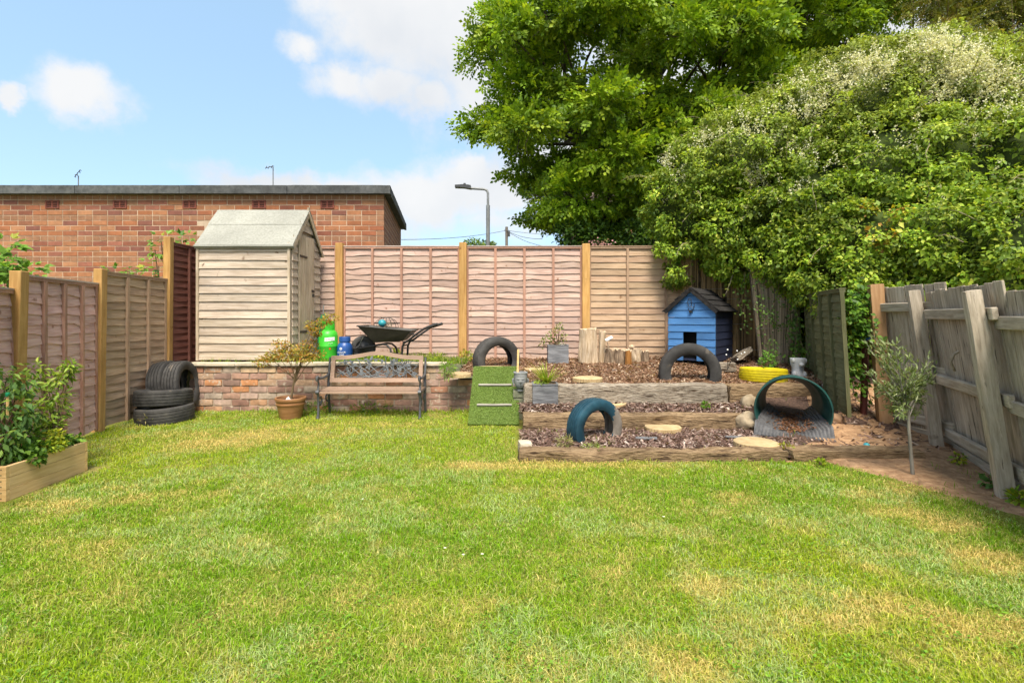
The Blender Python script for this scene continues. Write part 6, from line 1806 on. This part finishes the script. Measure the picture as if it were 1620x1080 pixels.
# --- hop leaves peeping over the left fence
def hop(label, pts, n, size):
    p0 = Vector((P(*pts[0]).x, P(*pts[0]).y, 0)); t = thing('hop_plant', label, 'plant', p0)
    m = MB(); q = []
    for px, py, y in pts:
        c = P(px, py, y)-p0; m.tube([Vector((c.x*.8, c.y, c.z-1.3)), Vector((c.x*.9+.05, c.y, c.z-.5)), c], .006, 5)
        pp, dd = cloud(c, (.20, .14, .15), n, .3); q.append((pp, dd))
    obj('stems', m, MT['twig'], t, kind='stuff')
    pp = np.concatenate([a for a, _ in q]); dd = np.concatenate([b for _, b in q])
    # lobed leaf: three blades from one stalk
    k = len(pp); ax = unit(dd+np.array([[0, -.2, -.3]])); nr = unit(np.tile([[0, -.5, .8]], (k, 1))+.4*rand_dirs(k)); sd = unit(np.cross(ax, nr))
    c = mixcol(k, [(.13, .26, .03), (.20, .34, .05), (.07, .16, .02), (.36, .38, .05)], [.4, .3, .2, .1])
    sz = size*rng.uniform(.6, 1.2, k)
    obj('leaves', leaf_mesh('leaves', np.tile(pp, (3, 1)), np.concatenate([ax, ax+sd*.9, ax-sd*.9]), np.tile(nr, (3, 1)), np.concatenate([sz, sz*.8, sz*.8]), np.concatenate([sz, sz*.8, sz*.8])*.55, np.tile(c, (3, 1))), MT['leaf'], t)
hop('big-leaved green climber behind the fence at the far left edge', [(-10, 420, 5.4), (10, 415, 5.5), (15, 440, 5.3), (-30, 430, 5.2), (40, 432, 5.6), (5, 395, 5.6), (-15, 455, 5.2)], 34, .10)
hop('climber leaves peeping over the tan fence panel', [(185, 432, 6.3), (205, 430, 6.5), (225, 436, 6.6), (245, 432, 6.7), (250, 420, 6.9)], 12, .085)
hop('climber leaves at the top of the tall post beside the shed', [(255, 382, 7.0), (285, 380, 7.2), (300, 386, 7.3), (245, 395, 7.0)], 13, .085)

# --- small potted maple
def maple():
    t = thing('potted_shrub', 'spindly copper-and-green shrub growing in the brown glazed pot', 'shrub', (POT.x, POT.y, .215))
    y = POT.y; m = MB(); o = Vector((POT.x, y, .215))
    q = lambda px, py, dy=0: P(px, py, y+dy)-o
    m.tube([(0, 0, -.02), q(463, 615), q(467, 595), q(471, 580)], [.015, .013, .010, .008], 8)
    tips = [(438, 560, -.05), (425, 566, .05), (455, 552, .06), (475, 552, -.04), (490, 545, .03), (500, 525, .0), (512, 510, .02), (523, 503, .05), (483, 566, -.08), (500, 560, .08), (445, 545, 0), (468, 562, .1), (495, 515, -.05), (415, 572, 0)]
    for px, py, dy in tips:
        a = q(467+random.uniform(-3, 3), 600+random.uniform(-12, 8)); c = q(px, py, dy)
        m.tube([a, a.lerp(c, .5)+Vector((0, 0, .02)), c], [.006, .004, .002], 5)
    obj('stems', m, MT['twig'], t, smooth=60)
    pts, out = [], []
    for px, py, dy in tips:
        up = px > 488 and py < 530
        a, d = cloud(q(px, py, dy), (.115, .12, .055) if not up else (.095, .09, .06), 120, .15); pts.append(a); out.append(d)
    a, d = cloud(q(460, 562), (.30, .18, .075), 420, .2); pts.append(a); out.append(d)
    foliage('leaves', np.concatenate(pts), np.concatenate(out), .034, .020, [(.40, .26, .04), (.32, .30, .05), (.46, .20, .035), (.22, .26, .04), (.50, .38, .10)], [.3, .25, .18, .15, .12], t, .1)
maple()

# --- spiky plant and succulent
def spiky():
    t = thing('spiky_plant', 'spiky yellow-green strap-leaved plant in the slate planter', 'plant', PL1+Vector((.02, 0, 0)))
    n = 80; a = rng.uniform(0, 2*np.pi, n); L = rng.uniform(.20, .36, n)
    V, F, C = [], [], []
    for k in range(n):
        d = np.array([math.cos(a[k]), math.sin(a[k]), 0]); s = np.array([-d[1], d[0], 0])*.006; e = rng.uniform(.4, 1.35)
        for i in range(5):
            u = i/4; p = d*L[k]*u*math.cos(e)*(1+.2*u)+np.array([0, 0, L[k]*(u*math.sin(e)-.25*u*u*math.cos(e))])+d*.015
            w = (1-u**2)+.02; V += [p-s*w, p+s*w]
        b_ = k*10; F += [(b_+2*i, b_+2*i+1, b_+2*i+3, b_+2*i+2) for i in range(4)]
        c = [(.22, .32, .03), (.34, .38, .05), (.14, .24, .02)][k % 3]; C += [c]*10
    obj('blades', np_mesh('blades', np.array(V), np.array(F), np.array(C)), MT['leaf'], t)
    p, d = cloud((-.06, -.04, .03), (.07, .07, .04), 60); foliage('low_leaves', p, d, .04, .03, [(.30, .38, .04), (.2, .3, .03)], None, t)
    m = MB(); m.tube([(0, 0, -.02), (0, 0, .04)], .014, 6); obj('crown_base', m, MT['twig'], t)
spiky()
def succulent():
    t = thing('succulent', 'branching green succulent in the slate planter by the back fence', 'plant', PL2)
    m = MB(); pts, out = [], []
    for px, py in ((862, 540), (868, 530), (878, 523), (885, 517), (892, 532), (873, 538), (858, 546), (888, 540)):
        c = P(px, py, PL2.y)-PL2+Vector((0, random.uniform(-.05, .05), 0)); m.tube([(random.uniform(-.02, .02), 0, -.01), c*.5+Vector((0, 0, .01)), c], [.009, .007, .004], 6)
        p, d = cloud(c, (.045, .045, .05), 26, .2); pts.append(p); out.append(d)
    obj('stems', m, MT['twig'], t, smooth=60)
    foliage('leaves', np.concatenate(pts), np.concatenate(out), .042, .022, [(.16, .24, .04), (.28, .30, .06), (.10, .17, .03), (.34, .22, .06)], [.4, .3, .2, .1], t, -.3)
    p, d = cloud((.06, -.06, .015), (.06, .05, .012), 40); foliage('pale_gravel', p, d, .02, .018, [(.5, .48, .42), (.62, .6, .55)], None, t, 0, 'petal')
succulent()

# --- young olive
def olive():
    g = G(1445, 752, .015); t = thing('olive_tree', 'young grey-green olive tree with bare thin stem by the right fence', 'tree', g)
    o = g; y = g.y; m = MB()
    q = lambda px, py, dy=0: P(px, py, y+dy)-o
    m.tube([(0, 0, -.05), q(1441, 715), q(1438, 680), q(1437, 650), q(1434, 610)], [.014, .012, .011, .010, .007], 8)
    tips = [(1378, 590), (1372, 545), (1382, 530), (1395, 565), (1405, 585), (1415, 545), (1428, 550), (1440, 565), (1452, 585), (1468, 590), (1475, 600), (1460, 620), (1400, 610), (1390, 620), (1420, 600), (1445, 600), (1410, 630), (1430, 625), (1455, 640), (1425, 655), (1445, 650), (1408, 645), (1470, 570), (1400, 545)]
    pts, out = [], []
    for px, py in tips:
        a = q(1435+random.uniform(-2, 2), random.uniform(600, 665)); c = q(px, py, random.uniform(-.16, .16)); mid = a.lerp(c, .55)+Vector((0, 0, -.02))
        m.tube([a, mid, c], [.005, .004, .0015], 5)
        for k in range(60):
            u = random.uniform(.3, 1.05); p = (mid.lerp(c, (u-.5)*2) if u > .5 else a.lerp(mid, u*2)); pts.append((p.x+random.gauss(0, .018), p.y+random.gauss(0, .018), p.z+random.gauss(0, .018))); out.append((c-a).normalized())
    obj('trunk', m, MT['olivebark'], t, smooth=60)
    foliage('crown', np.array(pts), np.array([list(v) for v in out]), .050, .013, [(.19, .25, .09), (.29, .35, .16), (.12, .17, .05), (.38, .42, .24)], [.4, .3, .2, .1], t, -.2)
olive()

# --- plants in the raised bed
def bed_plant(name, label, loc, clumps, n, L, W, cols, w=None, droop=.3):
    t = thing(name, label, 'shrub', loc); m = MB(); pts, out = [], []; o = Vector(loc)
    for px, py, y, rx, rz in clumps:
        c = P(px, py, y)-o
        m.tube([(random.uniform(-.04, .04), random.uniform(-.04, .04), -.02), Vector((c.x*.4, c.y*.4, c.z*.6)), c], [.007, .005, .003], 5)
        p, d = cloud(c, (rx, rx, rz), n, .2); p[:, 2] = np.maximum(p[:, 2], .01); pts.append(p); out.append(d)
    obj('stems', m, MT['twig'], t, smooth=60)
    foliage('leaves', np.concatenate(pts), np.concatenate(out), L, W, cols, w, t, droop)
bed_plant('tall_shrub', 'tall dark green broad-leaved shrub at the left end of the raised bed', (-3.62, 3.55, .18), [(10, 600, 3.6, .13, .12), (28, 640, 3.55, .10, .13), (5, 660, 3.5, .14, .14), (22, 690, 3.5, .10, .12), (-10, 620, 3.6, .13, .2), (35, 610, 3.65, .09, .08), (45, 660, 3.6, .07, .07), (12, 710, 3.45, .09, .08)], 62, .060, .028, [(.10, .20, .05), (.16, .28, .06), (.24, .36, .06), (.06, .12, .03)], [.4, .3, .15, .15], .9)
bed_plant('airy_shrub', 'airy light green leafy shrub in the middle of the raised bed', (-3.52, 3.92, .18), [(55, 585, 4.0, .10, .06), (72, 600, 4.0, .12, .07), (92, 600, 4.0, .10, .06), (104, 590, 4.05, .05, .05), (112, 580, 4.05, .04, .04), (70, 625, 4.0, .12, .08), (90, 625, 3.95, .10, .07), (60, 648, 3.95, .09, .07), (80, 655, 3.95, .10, .07), (95, 645, 4.0, .06, .06), (65, 675, 3.9, .07, .06), (85, 672, 3.9, .06, .05)], 62, .058, .019, [(.20, .32, .04), (.30, .42, .05), (.13, .22, .03), (.38, .45, .07)], [.35, .3, .2, .15], .25)
bed_plant('golden_shrub', 'bright yellow-green low shrub near the raised bed edge', (-3.40, 3.74, .18), [(75, 695, 3.75, .07, .05), (88, 690, 3.75, .06, .05), (70, 708, 3.7, .07, .05), (84, 706, 3.7, .07, .045), (92, 700, 3.75, .04, .03)], 110, .032, .020, [(.42, .45, .03), (.28, .36, .03), (.52, .50, .05), (.16, .26, .02)], [.35, .3, .15, .2], 0)
bed_plant('leafy_groundcover', 'mid-green low leafy plant spreading under the raised bed shrubs', (-3.48, 3.56, .18), [(40, 705, 3.6, .09, .05), (55, 710, 3.6, .08, .05), (32, 718, 3.5, .07, .04), (58, 722, 3.55, .05, .04), (100, 698, 3.85, .06, .03), (112, 694, 3.95, .06, .03), (48, 690, 3.7, .07, .05)], 75, .048, .032, [(.09, .20, .02), (.16, .29, .03), (.06, .13, .02)], None, .2)
# plant tag
t = thing('plant_label', 'small wooden plant label with green cap among the raised bed plants', 'plant label', tuple(P(12, 640, 3.5)))
m = MB(); m.box(-.008, .008, -.003, .003, -.10, .06); obj('stick', m, MT['newwood'], t); m = MB(); m.lathe([(.012, .058), (.014, .075), (.009, .085), (0, .086)], 12); obj('cap', m, MT['greennet'], t)

# --- weeds and tufts one can point at
def weed(label, px, py, z, n, r, L, W, cols, h=.1, cat='weed', name='weed'):
    g = G(px, py, z); t = thing(name, label, cat, g); m = MB()
    for k in range(5): m.tube([(0, 0, -.01), (random.gauss(0, r*.4), random.gauss(0, r*.4), h*random.uniform(.5, 1))], .003, 5)
    obj('stems', m, MT['twig'], t)
    p, d = cloud((0, 0, h*.55), (r, r, h*.5), n, .1); foliage('leaves', p, d, L, W, cols, None, t, -.2)
LIME = [(.26, .36, .02), (.38, .42, .03), (.16, .28, .02)]
weed('lime-green weed beside the fence post left of the black tyre arch', 738, 572, .545, 130, .12, .04, .022, LIME+[(.45, .28, .06)], .16)
weed('tuft of feathery bright green weed at the end of the wall coping', 708, 598, .47, 160, .09, .07, .008, [(.15, .32, .02), (.24, .40, .03)], .20)
weed('lime-green leaves behind the arch of the bench', 629, 563, .60, 60, .08, .06, .035, LIME, .10)
weed('lime-green leaves behind the left of the bench back', 556, 563, .60, 60, .08, .06, .035, LIME, .09)
weed('bright green weed clump behind the bench lattice', 600, 571, .60, 150, .24, .05, .03, LIME, .08)
weed('green weed along the terrace right of the bench', 685, 570, .60, 170, .20, .07, .010, LIME, .09)
weed('green weed on the coping in front of the shed', 440, 573, .61, 150, .22, .06, .009, [(.14, .28, .02), (.20, .33, .03)], .06)
weed('nettle at the foot of the rotten reed screen', 1213, 588, .52, 110, .08, .05, .03, [(.10, .24, .03), (.16, .32, .05)], .24)
weed('small green plant at the foot of the leaning grey post', 1573, 775, .0, 45, .06, .055, .04, [(.07, .17, .04), (.11, .22, .05)], .10)
weed('bright weed at the foot of the right fence by the frame edge', 1615, 800, .0, 60, .06, .05, .03, LIME, .09)
weed('small weed under the bottom rail of the grey fence', 1516, 733, .03, 40, .05, .035, .025, LIME, .08)
weed('brown dying weed against the green fence panel', 1288, 583, .42, 70, .10, .04, .02, [(.30, .20, .07), (.22, .17, .05), (.38, .26, .10)], .26)
weed('pale dry tuft at the foot of the teal tyre', 893, 706, .06, 110, .07, .06, .006, [(.40, .36, .17), (.30, .33, .10)], .08)
weed('low green weed in front of the teal tyre', 939, 712, .06, 120, .10, .05, .008, [(.20, .30, .04), (.33, .35, .12)], .04)
weed('small green weed on the middle bark bed before the grey sleeper', 1116, 645, .22, 40, .035, .04, .02, [(.12, .26, .02)], .06)
weed('yellowish weed beside the front stepping stone', 1245, 712, .06, 50, .06, .035, .018, [(.40, .32, .06), (.34, .38, .06)], .05)
weed('green weed growing at the foot of the sandy soil sleeper', 1298, 738, .0, 22, .03, .04, .022, LIME, .06)
weed('dry weed beside the lower tyre stack', 235, 672, .0, 60, .10, .05, .010, [(.30, .34, .08), (.42, .36, .15)], .14)
weed('green weed growing through the grass by the plant pot', 500, 655, .0, 160, .22, .07, .010, [(.10, .22, .02), (.16, .30, .02)], .13)
weed('green weed clump under the middle of the bench', 585, 652, .0, 160, .26, .08, .010, [(.10, .22, .02), (.16, .30, .02)], .10)
for k, (px, py) in enumerate(((704, 879), (733, 890), (763, 889), (574, 799), (1050, 828))):
    g = G(px, py); o = obj('daisy', leaf_mesh('daisy', np.zeros((9, 3)), np.array([[math.cos(q*.7), math.sin(q*.7), .15] for q in range(9)]), np.tile([[0, 0, 1.]], (9, 1)), .009, .005, np.tile([[.8, .8, .74]], (9, 1))), MT['petal'], None, (g.x, g.y, .042)); tag(o, 'tiny white daisy in the lawn', 'flower', 'daisies in the lawn')
# ------------------------------------------------------------------ far things beyond the fence
def street_lamp():
    y = 22.0; b = P(772, 400, y); t = thing('street_lamp', 'grey street lamp with curved arm left of the ash tree', 'street lamp', (b.x, y, 0))
    zt = P(772, 304, y).z; x = lambda px: (px-772)/FOC*y; z = lambda py: P(0, py, y).z
    m = MB(); m.tube([(0, 0, 0), (0, 0, z(325))], .085, 12); obj('base_column', m, MT['lamp_grey'], t, smooth=60)
    m = MB(); m.tube([(0, 0, z(325)), (0, 0, z(306)), (x(770.5), 0, z(301.5)), (x(766), 0, z(299.3)), (x(744), 0, z(298))], [.055]*5, 10); obj('arm', m, MT['lamp_grey'], t, smooth=60)
    m = MB(); m.prism([(x(745.5), z(299.5)), (x(745), z(294)), (x(735), z(292.5)), (x(720), z(293.5)), (x(720), z(297)), (x(734), z(297.5))], -.14, .14); m.tube([(x(735), 0, z(293)), (x(735), 0, z(290))], .05, 8); obj('lantern', m, MT['dark_grey'], t)
street_lamp()
def telegraph():
    y = 38.0; b = P(801.5, 400, y); t = thing('telegraph_pole', 'wooden telegraph pole right of the street lamp', 'pole', (b.x, y, 0))
    m = MB(); m.tube([(0, 0, 0), (0, 0, P(0, 359, y).z)], [.13, .11], 10); obj('pole', m, MT['polewood'], t, smooth=60)
    m = MB(); m.box(.10, .26, -.1, .1, P(0, 374, y).z, P(0, 366, y).z); m.box(-.18, .18, -.03, .03, P(0, 365, y).z, P(0, 364, y).z); obj('junction_box', m, MT['dark_grey'], t)
    w = MB(); a = P(801, 364.5, y)
    for q in ((635, 379, 26.0), (900, 370, 60.0), (858, 378, 30), (858, 389, 34)):
        c = P(*q); pts = []
        for k in range(13):
            u = k/12; p = a.lerp(c, u); p.z -= .35*4*u*(1-u)*.5; pts.append(p-Vector((b.x, y, 0)))
        w.tube(pts, .016, 5)
    obj('wires', w, MT['dark_grey'], t)
telegraph()
def aerial(label, px, top, base, y, els):
    b = P(px, base, y); t = thing('tv_aerial', label, 'aerial', (b.x, y, b.z))
    h = P(px, top, y).z-b.z; s = y/FOC
    m = MB(); m.tube([(0, 0, -1.5), (0, 0, h)], .02, 6); obj('mast', m, MT['lamp_grey'], t)
    m = MB()
    for x0, z0, x1, z1 in els: m.tube([(x0*s, 0, h+z0*s), (x1*s, -.1, h+z1*s)], .014, 5)
    obj('elements', m, MT['dark_grey'], t)
aerial('small rooftop TV aerial above the left of the garage', 124, 278, 300, 20, [(-6, -2, 6, 8), (-5, 2, -1, -4), (-2, 4, 2, -1), (2, 8, 6, 3), (3, 9, 8, 7)])
aerial('small rooftop TV aerial above the middle of the garage', 432, 264, 300, 20, [(-12, -2, 3, 0), (-10, 1, -10, -4), (-6, 1, -6, -4), (-1, 2, -1, -3)])
def house():
    t = thing('brick_house', 'red brick house glimpsed behind the ash tree', 'house', (5.0, 20.0, 0))
    m = MB(); m.box(-2.0, 6.0, 0, 7, 0, 5.4); w = obj('wall', m, MT['brick_far'], t)
    m = MB(); m.add([(-2.3, -.3, 5.4), (6.3, -.3, 5.4), (6.3, 7.3, 5.4), (-2.3, 7.3, 5.4), (-2.3, 3.5, 8), (6.3, 3.5, 8)], [(0, 1, 5, 4), (2, 3, 4, 5), (0, 4, 3), (1, 2, 5), (3, 2, 1, 0)]); obj('roof', m, MT['slate_roof'], t)
    for x, z in ((-.9, 3.3), (1.6, 3.3), (-.9, 1.0), (1.6, 1.0), (4, 3.3), (4, 1.0)):
        m = MB()
        for q in ((-.55, .55, -.02, .06), (-.55, .55, 1.14, 1.22)): m.box(x+q[0], x+q[1], -.05, .0, z+q[2], z+q[3])
        for q in (-.55, -.03, .49): m.box(x+q, x+q+.06, -.045, .0, z+.06, z+1.14)
        f = obj('window', m, MT['white'], t); m = MB(); m.box(x-.5, x+.5, -.02, .0, z+.05, z+1.15); obj('pane', m, MT['glass'], f)
    m = MB(); m.tube([(-1.5, -.06, 0), (-1.5, -.06, 5.3)], .05, 8); obj('downpipe', m, MT['dark_grey'], t)
house()
def far_tree(label, px, py, y, r, n):
    b = P(px, py, y); t = thing('far_tree', label, 'tree', (b.x, y, 0)); m = MB(); m.tube([(0, 0, 0), (0, 0, b.z)], [.2, .08], 8); obj('trunk', m, MT['trunk'], t)
    p, d = cloud((0, 0, b.z-.2), (r, r, r*.7), n, .2); foliage('crown', p, d, .16, .10, [(.12, .2, .03), (.18, .26, .04), (.07, .12, .02)], None, t)
far_tree('small distant tree above the fence left of the street lamp', 752, 386, 28, .75, 700)
far_tree('small distant tree above the fence at the street lamp foot', 772, 388, 30, .6, 600)
# shrubs filling the foot of the ash behind the fence
def under(label, spots):
    b = P(*spots[0][:3]); t = thing('hedge_shrub', label, 'shrub', (b.x, b.y, 0)); o = Vector((b.x, b.y, 0)); m = MB(); P_, D_ = [], []
    for px, py, y, r in spots:
        c = P(px, py, y)-o; m.tube([(c.x, c.y, 0), c], [.05, .02], 6); p, d = cloud(c, (r, r*.8, r*.8), int(700*r/.5), .3); P_.append(p); D_.append(d)
    obj('stems', m, MT['trunk'], t); foliage('leaves', np.concatenate(P_), np.concatenate(D_), .10, .06, [(.05, .11, .015), (.09, .17, .02), (.03, .07, .012)], None, t, .3)
under('dark green shrubs behind the fence under the ash tree', [(905, 372, 10.5, .4), (945, 376, 10.3, .4), (1010, 372, 10.2, .45), (1045, 350, 9.8, .55), (1060, 310, 10, .55), (1035, 380, 9.6, .4), (1075, 360, 9.3, .5), (960, 350, 11.5, .4), (920, 345, 11.5, .45)])
m_pink = thing('pink_blossom', 'x', 'x', tuple(P(953, 388, 8.9))); obj('petals', leaf_mesh('pink_blossom', rng.normal(0, .10, (90, 3))*np.array([1.4, 1, .5]), rand_dirs(90), rand_dirs(90), .04, .035, mixcol(90, [(.55, .28, .30), (.6, .35, .33)])), MT['petal'], m_pink, kind='stuff'); tag(m_pink, 'pink blossom just above the back fence under the tree', 'flower')
